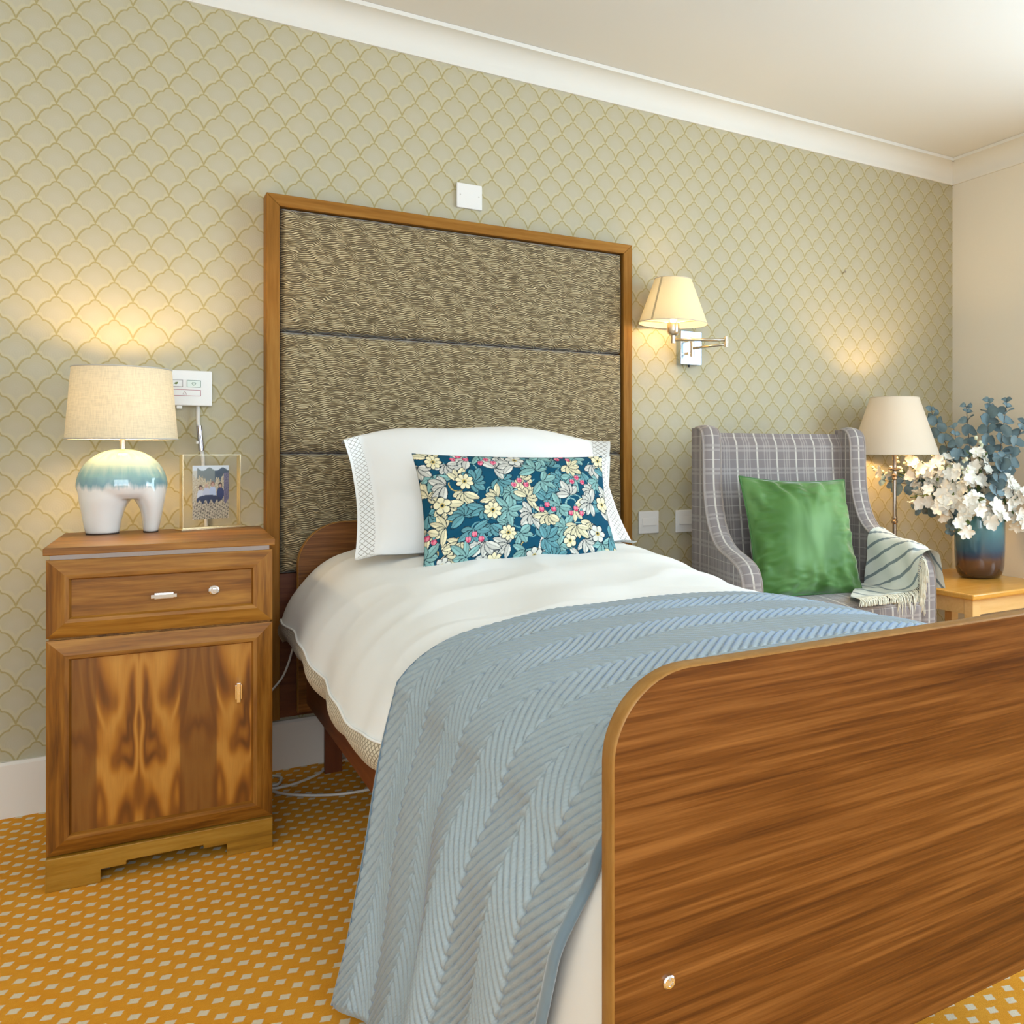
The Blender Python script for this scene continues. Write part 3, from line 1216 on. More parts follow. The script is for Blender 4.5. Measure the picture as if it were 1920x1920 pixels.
def flower_paint(C, U, V, x, y, r, n, rot, c, eye, out):
    dx, dy = U - x, V - y
    rr, th = np.hypot(dx, dy), np.arctan2(dy, dx) + rot
    e = r * (0.72 + 0.28 * np.abs(np.cos(th * n / 2)))
    C[rr < e * 1.14] = out
    m = rr < e
    C[m] = (np.array(c)[None, :] * np.clip(0.82 + 0.25 * rr[m] / r, 0, 1.05)[:, None])
    C[m & (np.abs(np.sin(th * n / 2)) > 0.985) & (rr > 0.3 * r)] = out
    C[rr < 0.27 * r] = eye
    C[(rr < 0.15 * r)] = out


def botanical(U, V, hw, hh):
    """a generic leaf and blossom print on deep teal"""
    def L(*c):
        return np.array(lin(c)[:3])
    C = np.zeros(U.shape + (3,))
    C[:] = L(6, 72, 98)
    r = random.Random(21)
    cream, pale, teal, sea = L(232, 222, 184), L(214, 212, 202), L(104, 158, 166), L(138, 182, 178)
    dark, gold = L(10, 38, 52), L(196, 172, 98)
    # curling stems
    for k in range(30):
        x0, y0 = r.uniform(-hw, hw), r.uniform(-hh, hh)
        R0 = r.uniform(0.018, 0.05)
        a0 = r.uniform(0, 6.28)
        d = np.hypot(U - x0, V - y0)
        th = (np.arctan2(V - y0, U - x0) - a0) % 6.283
        m = (np.abs(d - R0 * (0.45 + th / 8)) < 0.0016) & (th < 4.6)
        C[m] = (gold, sea, teal)[k % 3]
    pts = []
    tries = 0
    while len(pts) < 80 and tries < 9000:
        tries += 1
        p = (r.uniform(-hw, hw), r.uniform(-hh, hh))
        if all(math.hypot(p[0] - q[0], p[1] - q[1]) > 0.040 for q in pts):
            pts.append(p)
    for i, (x, y) in enumerate(pts):      # leaf sprays
        kind = i % 4
        n = 5 + (i % 3)
        c = (teal, pale, sea, cream)[kind]
        a0 = r.uniform(0, 6.28)
        for k in range(n):
            an = a0 + (k - (n - 1) / 2) * (0.62 if kind != 2 else 0.85)
            leaf_paint(C, U, V, x, y, an, r.uniform(0.032, 0.054), r.uniform(0.0070, 0.0112), c, dark * 0.4 + c * 0.5, dark)
    pts2 = []
    tries = 0
    while len(pts2) < 22 and tries < 9000:
        tries += 1
        p = (r.uniform(-hw, hw), r.uniform(-hh, hh))
        if all(math.hypot(p[0] - q[0], p[1] - q[1]) > 0.074 for q in pts2):
            pts2.append(p)
    for i, (x, y) in enumerate(pts2):
        if i % 5 in (1, 3):
            for q in range(3):
                bx, by = x + (q - 1) * 0.018, y + (0.010 if q == 1 else -0.004)
                d = np.hypot((U - bx) / 0.9, V - by)
                C[d < 0.0098] = dark
                mm = d < 0.0084
                dots = (np.sin(U * 2300) * np.sin(V * 2300) > 0.25) & mm
                C[mm] = L(206, 62, 102)
                C[dots] = L(242, 172, 184)
                leaf_paint(C, U, V, bx, by + 0.006, 1.57, 0.008, 0.004, teal, dark, dark)
        else:
            flower_paint(C, U, V, x, y, r.uniform(0.020, 0.028), (5, 6, 8)[i % 3], r.uniform(0, 1), (cream, pale, cream)[i % 3], gold, dark)
    return C


def cushion(nu, nv, hw, hh, thick, seed, pinch, wrinkle):
    """two sided pillow body; returns G and the flat (u, v) of its vertices"""
    g = G()

    def side(sg):
        def f(a, b):
            u, v = lerp(-1, 1, a), lerp(-1, 1, b)
            t = (max(0.0, 1 - abs(u) ** 2.6) ** 0.6) * (max(0.0, 1 - abs(v) ** 2.6) ** 0.6)
            x = u * hw * (1 - pinch * (1 - v * v) * abs(u) ** 3)
            z = v * hh * (1 - pinch * (1 - u * u) * abs(v) ** 3)
            e = sstep(0.35, 0.95, max(abs(u), abs(v))) * (1 - sstep(0.93, 1.0, max(abs(u), abs(v))))
            wr = wrinkle * (0.6 * nz(u * 2.2 + seed, v * 2.2, seed) + e * math.sin(5 * math.atan2(v, u) * 3 + seed + 3 * nz(u * 3, v * 3, seed)) * 0.5 + 0.5 * e * nz(u * 5, v * 13 + seed, seed))
            return (x, -sg * (thick / 2 * t + 0.001) - sg * wr * t ** 0.5, z)
        return f
    for sg in (1, -1):
        g.grid(side(sg), nu, nv, lambda a, b: (lerp(-hw, hw, a), lerp(-hh, hh, b)), flip=(sg == -1))
    return g


def rim(hw, hh, pinch, n=40):
    p = []
    for k in range(n):
        p.append((lerp(-1, 1, k / n), -1))
    for k in range(n):
        p.append((1, lerp(-1, 1, k / n)))
    for k in range(n):
        p.append((lerp(1, -1, k / n), 1))
    for k in range(n):
        p.append((-1, lerp(1, -1, k / n)))
    out = []
    for u, v in p:
        out.append((u * hw * (1 - pinch * (1 - v * v) * abs(u) ** 3), 0.0, v * hh * (1 - pinch * (1 - u * u) * abs(v) ** 3)))
    return out


NU, NV = 360, 226
gc = cushion(NU, NV, 0.287, 0.172, 0.115, 5.0, 0.055, 0.006)
uvc = np.array(gc.uv, dtype=np.float64)
pc = botanical(uvc[:, 0][None, :], uvc[:, 1][None, :], 0.287, 0.172)[0]
cols = np.ones((len(pc), 4))
cols[:, :3] = pc
M['botanic'] = painted('botanical_print_velvet', 'print', 0.8, Specular_IOR_Level=0.2)
cu = obj('cushion', gc, 'botanic', smooth=True, cols=cols)
place(cu, (0.938, 2.585, 0.820), math.radians(24), math.radians(1.0))
tag(cu, 'oblong teal cushion with a cream leaf, blossom and pink berry print', 'cushion')

# ------------------------------------------------------------------ table lamp on the cabinet
LX, LY = -0.006, 2.972
tl = thing('table_lamp', 'lit table lamp with drum linen shade and drip-glazed arched ceramic base', 'lamp', (LX, LY, 0.770))


def blob(parts, voxel, smooth_it):
    """union of closed shapes, fused and smoothed into one skin"""
    g = G()
    for p in parts:
        g.add(p.v, p.f)
    me = bpy.data.meshes.new('fused')
    me.from_pydata(g.v, [], g.f)
    o = bpy.data.objects.new('fused', me)
    col.objects.link(o)
    m = o.modifiers.new('r', 'REMESH')
    m.mode = 'VOXEL'
    m.voxel_size = voxel
    m2 = o.modifiers.new('s', 'SMOOTH')
    m2.iterations = smooth_it
    m2.factor = 0.5
    dg = bpy.context.evaluated_depsgraph_get()
    e = o.evaluated_get(dg).to_mesh()
    v = [tuple(x.co) for x in e.vertices]
    f = [tuple(p.vertices) for p in e.polygons]
    bpy.data.objects.remove(o)
    out = G()
    out.add(v, f)
    return out


def ellip(secs, seg=36):
    """stack of ellipses (cx, cy, rx, ry, z), capped"""
    g = G()
    v, f = [], []
    for cx, cy, rx, ry, z in secs:
        for k in range(seg):
            a = 2 * math.pi * k / seg
            v.append((cx + rx * math.cos(a), cy + ry * math.sin(a), z))
    for i in range(len(secs) - 1):
        for k in range(seg):
            f.append((i * seg + k, i * seg + (k + 1) % seg, (i + 1) * seg + (k + 1) % seg, (i + 1) * seg + k))
    f.append(tuple(range(seg))[::-1])
    f.append(tuple((len(secs) - 1) * seg + k for k in range(seg)))
    return g.add(v, f)


dome = []
for k in range(15):
    a = math.pi / 2 * k / 14
    dome.append((LX, LY, 0.100 * math.cos(a) ** 0.9 + 0.0015, 0.080 * math.cos(a) ** 0.9 + 0.0015, 0.892 + 0.102 * math.sin(a)))
under = [(LX, LY, 0.076, 0.058, 0.862), (LX, LY, 0.094, 0.074, 0.876)]
legA = ellip([(LX - 0.043, LY, 0.037, 0.043, 0.772), (LX - 0.044, LY, 0.041, 0.050, 0.80), (LX - 0.042, LY, 0.048, 0.060, 0.835), (LX - 0.038, LY, 0.056, 0.068, 0.858), (LX - 0.030, LY, 0.066, 0.072, 0.880), (LX - 0.034, LY, 0.062, 0.072, 0.92)])
legB = ellip([(LX + 0.062, LY, 0.018, 0.034, 0.772), (LX + 0.064, LY, 0.021, 0.042, 0.80), (LX + 0.064, LY, 0.027, 0.054, 0.835), (LX + 0.060, LY, 0.035, 0.062, 0.858), (LX + 0.052, LY, 0.046, 0.066, 0.880), (LX + 0.054, LY, 0.040, 0.066, 0.92)])
obj('ceramic_base', blob([ellip(under + dome), legA, legB], 0.004, 12), 'drip', tl, smooth=True)
obj('felt_pad', ellip([(LX - 0.043, LY, 0.036, 0.042, 0.7702), (LX - 0.043, LY, 0.036, 0.042, 0.7735)]), 'felt', tl)
obj('felt_pad', ellip([(LX + 0.062, LY, 0.017, 0.033, 0.7702), (LX + 0.062, LY, 0.017, 0.033, 0.7735)]), 'felt', tl)
obj('neck', G().lathe([(0.0065, 0.988), (0.0065, 1.022), (0.013, 1.024), (0.013, 1.028), (0.016, 1.030), (0.016, 1.062), (0.011, 1.066)], LX, LY, 24, True, True), 'nickel', tl, auto=40)
M['bulb'] = glow('lamp_bulb', (255, 218, 160), 165.0)
bulb_prof = [(0.011, 1.066), (0.012, 1.090), (0.018, 1.112), (0.024, 1.128), (0.026, 1.142), (0.022, 1.156), (0.012, 1.165), (0.003, 1.167)]
obj('bulb', G().lathe(bulb_prof, LX, LY, 16, True, True), 'bulb', tl, smooth=True)


def shade(parent, cx, cy, r0, z0, r1, z1, mat, tilt=None, trim=None, seg=72, sides=None):
    prof = [(lerp(r0, r1, k / 8), lerp(z0, z1, k / 8)) for k in range(9)]
    g = G().lathe(prof, cx, cy, sides or seg)
    o = obj('shade', g, mat, parent, smooth=not sides)
    for r, z in ((r0, z0), (r1, z1)):
        ring = [(cx + r * math.cos(2 * math.pi * k / seg), cy + r * math.sin(2 * math.pi * k / seg), z) for k in range(seg)]
        sub('shade_rim', G().tube(ring, 0.0018, 6, closed=True), trim or 'shade_trim', o, smooth=True)
    return o


sh = shade(tl, LX, LY, 0.124, 1.020, 0.110, 1.207, 'linen_shade', trim='grey_plastic')
for k in range(3):
    a = k * 2.094 + 0.4
    sub('shade_spoke', G().tube([(LX + 0.014 * math.cos(a), LY + 0.014 * math.sin(a), 1.030), (LX + 0.123 * math.cos(a), LY + 0.123 * math.sin(a), 1.023)], 0.0015, 6), 'nickel', sh)

# ------------------------------------------------------------------ photo in a clear frame
pf = thing('photo_frame', 'clear glass photo frame with thin brass edge beside the table lamp', 'picture frame', (0.196, 2.997, 0.770), math.radians(20))


def fobj(name, g, mat, **kw):
    return obj(name, g, mat, pf, world=False, **kw)


t = T('frame_glass')
t.b.inputs['Base Color'].default_value = (1, 1, 1, 1)
t.b.inputs['Roughness'].default_value = 0.0
t.b.inputs['Transmission Weight'].default_value = 1.0
t.b.inputs['IOR'].default_value = 1.12
M['glass'] = t.m
fw, fz0, fz1 = 0.0745, 0.009, 0.207
fobj('frame_foot', G().box(-0.083, 0.083, -0.022, 0.022, 0.0, 0.005), 'brass', bevel=0.001)
for x0 in (-fw - 0.0013, fw):
    fobj('frame_side', G().box(x0, x0 + 0.0013, -0.010, 0.010, 0.005, fz1 + 0.0013), 'brass')
fobj('frame_top', G().box(-fw, fw, -0.010, 0.010, fz1, fz1 + 0.0013), 'brass')
fobj('frame_bottom', G().box(-fw, fw, -0.010, 0.010, 0.005, 0.0075), 'brass')
fobj('front_pane', G().box(-fw + 0.0005, fw - 0.0005, -0.0045, -0.0025, 0.008, fz1 - 0.0005), 'glass')


def snapshot(U, V):
    """holiday snapshot: pale sky, trees, dry grass, four people seated in it"""
    def L(*c):
        return np.array(lin(c)[:3])
    n1 = np.random.RandomState(4).uniform(-1, 1, U.shape)
    n1 = 0.5 * n1 + 0.5 * np.sin(U * 90 + V * 20 + 3 * n1) * np.sin(V * 24)
    hz_ = 0.80 + 0.05 * np.sin(U * 9) + 0.03 * np.sin(U * 31)
    C = np.zeros(U.shape + (3,))
    C[:] = L(214, 204, 186)
    tr = (V < 0.93 + 0.03 * np.sin(U * 17)) & (V > hz_ - 0.1) & (U > 0.12)
    C[V > 0.9] = L(226, 228, 230)
    C[tr] = L(128, 132, 128)
    C[tr & (U > 0.6)] = L(70, 82, 96)
    gr = V < hz_ - 0.06 + 0.05 * np.sin(U * 60) * np.sin(U * 23)
    C[gr] = L(208, 186, 152)
    C[gr & (n1 > 0.35)] = L(176, 150, 118)
    C[gr & (n1 < -0.45)] = L(226, 212, 184)
    C[(U > 0.86) & (V < 0.86)] = L(128, 116, 134)
    C[(U > 0.86) & (V < 0.86) & (n1 > 0.2)] = L(84, 78, 112)
    for x, y, shirt, hair in ((0.22, 0.56, (222, 220, 224), (84, 58, 46)), (0.38, 0.60, (206, 204, 216), (214, 188, 150)), (0.55, 0.62, (196, 202, 222), (150, 104, 84)), (0.76, 0.60, (52, 62, 104), (44, 34, 36))):
        C[((U - x) / 0.10) ** 2 + ((V - y + 0.13) / 0.13) ** 2 < 1] = L(*shirt)
        C[((U - x) / 0.055) ** 2 + ((V - y - 0.03) / 0.05) ** 2 < 1] = L(*hair)
        C[((U - x) / 0.036) ** 2 + ((V - y - 0.015) / 0.036) ** 2 < 1] = L(206, 160, 138)
    C[((U - 0.44) / 0.34) ** 2 + ((V - 0.36) / 0.09) ** 2 < 1] = L(52, 58, 86)
    m = (V < 0.32 + 0.04 * np.sin(U * 40))
    C[m & (n1 > -0.2)] = L(214, 194, 164)
    C[m & (n1 <= -0.2)] = L(150, 132, 112)
    C[m & (np.sin(U * 71 + V * 33) * np.sin(V * 57 - U * 29) > 0.5)] = L(104, 90, 82)
    return C


gp = G().grid(lambda a, b: (lerp(-0.0475, 0.0475, a), -0.0012, lerp(0.028, 0.178, b)), 60, 90)
uvp = np.array(gp.uv)
pcol = np.ones((len(uvp), 4))
pcol[:, :3] = snapshot(uvp[:, 0][None, :], uvp[:, 1][None, :])[0]
M['snapshot'] = painted('printed_photo', 'print', 0.3)
fobj('photo_print', gp, 'snapshot', cols=pcol)
fobj('photo_backing', G().box(-0.0475, 0.0475, -0.0011, -0.0006, 0.028, 0.178), 'white')

# ------------------------------------------------------------------ nurse call panel, its lead, wall plates
cp = thing('nurse_call_unit', 'white nurse call panel with outlined buttons on the wall behind the lamp', 'call panel', (0.12, WALL_Y, 1.17))
obj('panel_case', G().box(0.030, 0.211, 3.172, 3.199, 1.122, 1.226), 'white', cp, bevel=0.003)
obj('cord_socket', G().box(0.122, 0.136, 3.176, 3.196, 1.113, 1.122), 'white', cp, bevel=0.001)
M['ink_grey'] = plain('grey_outline', (120, 112, 112), 0.5)
M['ink_green'] = plain('green_outline', (74, 122, 98), 0.5)
M['pale_green'] = plain('pale_green_key', (222, 230, 222), 0.4)
M['ink_red'] = plain('red_outline', (168, 52, 72), 0.5)
M['ink_leaf'] = plain('leaf_mark', (110, 124, 60), 0.5)


def outline(name, x0, x1, z0, z1, w, mat, y=3.1714):
    g = G()
    o = [(x0, z0), (x1, z0), (x1, z1), (x0, z1)]
    i = [(x0 + w, z0 + w), (x1 - w, z0 + w), (x1 - w, z1 - w), (x0 + w, z1 - w)]
    v = [(px, y, pz) for px, pz in o + i] + [(px, y + 0.0006, pz) for px, pz in o + i]
    f = [(k, (k + 1) % 4, 4 + (k + 1) % 4, 4 + k) for k in range(4)] + [(k, 8 + k, 8 + (k + 1) % 4, (k + 1) % 4) for k in range(4)]
    return obj(name, g.add(v, f), mat, cp)


for x0, x1, m_, fill in ((0.066, 0.098, 'ink_grey', None), (0.106, 0.138, 'ink_grey', None), (0.1475, 0.1825, 'ink_green', 'pale_green')):
    k = obj('button', G().box(x0 + 0.001, x1 - 0.001, 3.1712, 3.1724, 1.1775, 1.196), fill or 'white', cp)
    o = outline('button_outline', x0, x1, 1.1765, 1.197, 0.0011, m_, 3.1708)
    o.parent = k
    o.matrix_parent_inverse = Matrix()
heart = []
for k in range(28):
    a = 2 * math.pi * k / 28
    heart.append((0.165 + 0.00030 * 16 * math.sin(a) ** 3, 3.1709, 1.1868 + 0.00030 * (13 * math.cos(a) - 5 * math.cos(2 * a) - 2 * math.cos(3 * a) - math.cos(4 * a))))
obj('heart_mark', G().tube(heart, 0.0005, 4, closed=True), 'ink_green', cp)
obj('leaf_mark', G().prism([(0.116, 1.186), (0.120, 1.190), (0.126, 1.191), (0.125, 1.186), (0.121, 1.183)], 1, 3.1705, 3.1712), 'ink_leaf', cp)
obj('button', G().box(0.067, 0.1815, 3.1712, 3.1724, 1.1515, 1.1680), 'white', cp)
outline('button_outline', 0.066, 0.1825, 1.1505, 1.169, 0.0011, 'ink_red', 3.1708)
tri = [(0.1375, 1.1545), (0.1475, 1.1545), (0.1425, 1.1640)]
gt = G().tube([(a, 3.1707, b) for a, b in tri], 0.0006, 4, closed=True)
obj('alarm_mark', gt, 'ink_red', cp)
cl = thing('call_lead', 'white call lead with a silver clip hanging below the call panel', 'cord', (0.18, WALL_Y, 0.95))
obj('lead', G().tube([(0.176, 3.186, 1.1215), (0.176, 3.186, 1.08), (0.180, 3.186, 1.03), (0.188, 3.186, 0.97), (0.191, 3.186, 0.90), (0.196, 3.188, 0.80), (0.205, 3.189, 0.6), (0.24, 3.189, 0.45), (0.30, 3.189, 0.34)], 0.0052, 8), 'white_cord', cl, smooth=True)
obj('clip', G().tube([(0.1785, 3.180, 1.064), (0.1800, 3.180, 1.042), (0.1848, 3.180, 0.990)], 0.0072, 12), 'steel', cl, auto=40)
obj('clip_button', G().lathe([(0.004, 1.010), (0.004, 1.018)], 0.1745, 3.178, 10, True, True), 'white', cl)


def plate(name, label, cat, x0, x1, z0, z1, rocker=True, group=None):
    p = thing(name, label, cat, ((x0 + x1) / 2, WALL_Y, z0), 0, group)
    obj('face_plate', G().box(x0, x1, WALL_Y - 0.011, WALL_Y - 0.0005, z0, z1), 'white', p, bevel=0.003)
    if rocker:
        h = z1 - z0
        v = [(WALL_Y - 0.0165, z0 + h * 0.36), (WALL_Y - 0.0105, z0 + h * 0.36), (WALL_Y - 0.0105, z0 + h * 0.70), (WALL_Y - 0.0130, z0 + h * 0.70)]
        k = obj('rocker', G().prism(v, 0, x0 + 0.014, x1 - 0.014), 'white', p, bevel=0.001)
    else:
        for sx in (x0 + 0.012, x1 - 0.012):
            zc = (z0 + z1) / 2 + 0.002
            obj('screw', disc_y(sx, zc, [(0.0024, WALL_Y - 0.0105), (0.0024, WALL_Y - 0.0116)], 10), 'grey_plastic', p)
    return p


plate('blank_plate', 'square white blanking plate with two screws above the headboard', 'wall plate', 0.934, 1.022, 1.832, 1.918, False)
plate('light_switch', 'white light switch next to the headboard', 'light switch', 1.633, 1.720, 0.668, 0.756, True, 'white switches by the bed')
plate('light_switch', 'white light switch half behind the armchair', 'light switch', 1.797, 1.884, 0.665, 0.755, True, 'white switches by the bed')
nail = thing('picture_nail', 'small nail left in the wallpaper above the armchair', 'nail', (2.669, WALL_Y, 1.80))
obj('nail_shank', G().tube([(2.669, 3.199, 1.802), (2.669, 3.180, 1.806)], 0.0022, 8), 'bronze', nail)
obj('nail_head', disc_y(2.669, 1.806, [(0.005, 3.1805), (0.005, 3.179), (0.003, 3.178)], 10), 'bronze', nail)

# ------------------------------------------------------------------ swing arm wall lamp
WX, WY = 1.711, 3.058
wl = thing('wall_lamp', 'lit swing-arm wall lamp with cream cone shade beside the headboard', 'lamp', (1.85, WALL_Y, 1.40))
t = T('brushed_wall_plate')
x, y, z = t.coord()
t.out(t.mix(t.noise(t.vec(x * 20.0, 0.0, z * 600.0), 1.0, 2), (150, 172, 200), (186, 202, 222)), 0.22, 1.0)
M['lamp_plate'] = t.m
obj('back_plate', G().box(1.803, 1.899, 3.160, 3.199, 1.336, 1.470), 'lamp_plate', wl, bevel=0.002)
obj('bracket', G().box(1.812, 1.834, 3.118, 3.161, 1.371, 1.382), 'nickel', wl, bevel=0.001)
obj('bracket', G().box(1.812, 1.834, 3.118, 3.161, 1.421, 1.432), 'nickel', wl, bevel=0.001)
obj('pivot', G().lathe([(0.0085, 1.362), (0.0085, 1.440)], 1.830, 3.118, 20, True, True), 'nickel', wl, auto=40)
obj('lower_arm', G().tube([(1.830, 3.118, 1.396), (1.888, 2.960, 1.402)], 0.0052, 12), 'nickel', wl, smooth=True)
obj('elbow', G().lathe([(0.0085, 1.390), (0.0085, 1.430)], 1.888, 2.958, 20, True, True), 'nickel', wl, auto=40)
obj('upper_arm', G().tube([(1.888, 2.958, 1.418), (WX, WY, 1.416)], 0.0058, 12), 'nickel', wl, smooth=True)
obj('arm_socket', G().lathe([(0.0088, 1.402), (0.0088, 1.432)], WX, WY, 20, True, True), 'nickel', wl, auto=40)
obj('bulb_holder', G().lathe([(0.010, 1.432), (0.017, 1.434), (0.0225, 1.442), (0.0235, 1.455), (0.0235, 1.478), (0.020, 1.482)], WX, WY, 28, True, True), 'nickel', wl, auto=40)
obj('switch_knob', G().tube([(1.850, 3.180, 1.337), (1.850, 3.180, 1.328)], 0.004, 8), 'dark', wl)
obj('bulb', G().lathe([(0.010, 1.482), (0.012, 1.495), (0.021, 1.512), (0.024, 1.526), (0.020, 1.542), (0.010, 1.550), (0.002, 1.552)], WX, WY, 16, True, True), glow('wall_lamp_bulb', (255, 220, 160), 60.0), wl, smooth=True)
sh = shade(wl, WX, WY, 0.131, 1.477, 0.070, 1.646, 'cream_shade', trim='ivory_shade')
a = math.radians(204)
pts = []
gs = G()
v, f = [], []
for k in range(9):
    r, z = lerp(0.1318, 0.0708, k / 8), lerp(1.479, 1.645, k / 8)
    for d in (-0.0045 / r, 0.0045 / r):
        v.append((WX + r * math.cos(a + d), WY + r * math.sin(a + d), z))
f = [(2 * k, 2 * k + 1, 2 * k + 3, 2 * k + 2) for k in range(8)]
sub('shade_seam', gs.add(v, f), 'shade_trim', sh)
for k in range(3):
    an = k * 2.094 + 0.9
    sub('shade_spoke', G().tube([(WX + 0.02 * math.cos(an), WY + 0.02 * math.sin(an), 1.480), (WX + 0.130 * math.cos(an), WY + 0.130 * math.sin(an), 1.479)], 0.0015, 6), 'nickel', sh)

# ------------------------------------------------------------------ standard lamp behind the armchair
SX, SY = 2.766, 2.961
sl = thing('floor_lamp', 'lit floor lamp with ivory empire shade standing behind the armchair', 'lamp', (SX, SY, 0))
obj('foot', G().lathe([(0.125, 0.0), (0.125, 0.012), (0.118, 0.018), (0.04, 0.030), (0.018, 0.045), (0.012, 0.06)], SX, SY, 40, True, True), 'bronze', sl, auto=35)
obj('pole', G().lathe([(0.0095, 0.055), (0.0095, 0.672), (0.014, 0.676), (0.0155, 0.684), (0.011, 0.690), (0.0135, 0.698), (0.009, 0.706), (0.0085, 0.865), (0.013, 0.870), (0.0105, 0.878), (0.015, 0.886), (0.012, 0.894), (0.0115, 0.904), (0.030, 0.910), (0.031, 0.915), (0.010, 0.920), (0.0095, 0.965), (0.013, 0.972), (0.013, 1.065)], SX, SY, 24, True, True), 'bronze', sl, auto=35)
obj('bulb', G().lathe([(0.012, 1.065), (0.016, 1.078), (0.025, 1.098), (0.028, 1.114), (0.024, 1.132), (0.012, 1.142), (0.003, 1.144)], SX, SY, 16, True, True), glow('floor_lamp_bulb', (255, 212, 150), 240.0), sl, smooth=True)
sh = shade(sl, SX, SY, 0.196, 0.977, 0.108, 1.226, 'ivory_shade', trim='ivory_shade')
for k in range(3):
    an = k * 2.094 + 0.3
    sub('shade_spoke', G().tube([(SX + 0.012 * math.cos(an), SY + 0.012 * math.sin(an), 0.985), (SX + 0.195 * math.cos(an), SY + 0.195 * math.sin(an), 0.979)], 0.0016, 6), 'bronze', sh)

# ------------------------------------------------------------------ wing armchair (local: x across, -y forward from the rear)
ac = thing('armchair', 'grey plaid wing armchair with piped arms standing right of the bed', 'armchair', (2.109, 2.950, 0), math.radians(-6))


def aobj(name, g, mat, **kw):
    return obj(name, g, mat, ac, world=False, **kw)


A_W, A_E, A_T = 0.36, 0.04, 0.072
FRONT = [(0.500, 0.145), (0.500, 0.300), (0.500, 0.440), (0.497, 0.520), (0.484, 0.570), (0.450, 0.604), (0.380, 0.626), (0.300, 0.640), (0.232, 0.662), (0.172, 0.706), (0.134, 0.770), (0.112, 0.850), (0.106, 0.940), (0.102, 1.020), (0.090, 1.056), (0.066, 1.074), (0.036, 1.077)]
fr = crom([(d, z, 0) for d, z in FRONT], 5)


def flare(d):
    return A_E * sstep(0.06, 0.45, d)


for sgn in (-1, 1):
    g = G()
    nc = 8
    v, f, uv = [], [], []
    for layer in (0, 1):
        for p in fr:
            for c in range(nc + 1):
                d = p.x * c / nc
                x = sgn * (A_W + flare(d) - layer * A_T)
                v.append((x, -d, p.y))
                uv.append((d + 0.01, p.y))
    w = nc + 1
    n = len(fr)
    for layer in (0, 1):
        for j in range(n - 1):
            for c in range(nc):
                q = (layer * n * w + j * w + c, layer * n * w + j * w + c + 1, layer * n * w + (j + 1) * w + c + 1, layer * n * w + (j + 1) * w + c)
                f.append(q if (layer == 0) == (sgn == 1) else q[::-1])
    top, bot = (n - 1) * w, 0
    for c in range(nc):      # top and rear closing faces
        f.append((top + c, top + c + 1, n * w + top + c + 1, n * w + top + c))
        f.append((bot + c, n * w + bot + c, n * w + bot + c + 1, bot + c + 1))
    for j in range(n - 1):
        f.append((j * w, (j + 1) * w, n * w + (j + 1) * w, n * w + j * w))
    wing = aobj('wing_and_arm', g.add(v, f, uv), 'plaid', auto=50)
    # padded front band following the swept edge
    L = [0.0]
    for p, q in zip(fr, fr[1:]):
        L.append(L[-1] + (q - p).length)

    def bandpt(a, b):
        i = min(n - 1, int(round(a * (n - 1))))
        p = fr[i]
        t_ = (fr[min(i + 1, n - 1)] - fr[max(i - 1, 0)]).normalized()
        nrm = Vector((t_.y, -t_.x))
        k = 0.012 * math.sin(math.pi * b) ** 0.6
        d = p.x
        x = A_W + flare(d) + 0.002 - (A_T + 0.004) * b
        return (sgn * x, -(d + nrm.x * k), p.y + nrm.y * k)
    sub('front_band', G().grid(bandpt, n - 1, 10, lambda a, b: ((b - 0.5) * (A_T + 0.004), L[min(n - 1, int(round(a * (n - 1))))]), flip=(sgn == 1)), 'plaid', wing, smooth=True)
    for off in (0.002, A_T - 0.002 + 0.004):
        pts = [(sgn * (A_W + flare(p.x) + 0.003 - off), -(p.x + 0.002), p.y) for p in fr]
        sub('piping', G().tube(pts, 0.0042, 8), 'piping', wing, smooth=True)


def chair_back(a, b):
    x = lerp(-0.295, 0.295, a)
    z = lerp(0.36, 1.062, b)
    d = lerp(0.125, 0.050, sstep(0.36, 1.0, z))
    e = sstep(0.90, 1.0, b)
    bul = 0.016 * math.sin(math.pi * a) * math.sin(math.pi * min(1, b * 1.05))
    return (x, -(d + bul) + 0.030 * e * e, z - 0.002 * e)


aobj('backrest', G().grid(chair_back, 30, 36, lambda a, b: (lerp(-0.295, 0.295, a) + 0.02, lerp(0.36, 1.062, b))), 'plaid', smooth=True)


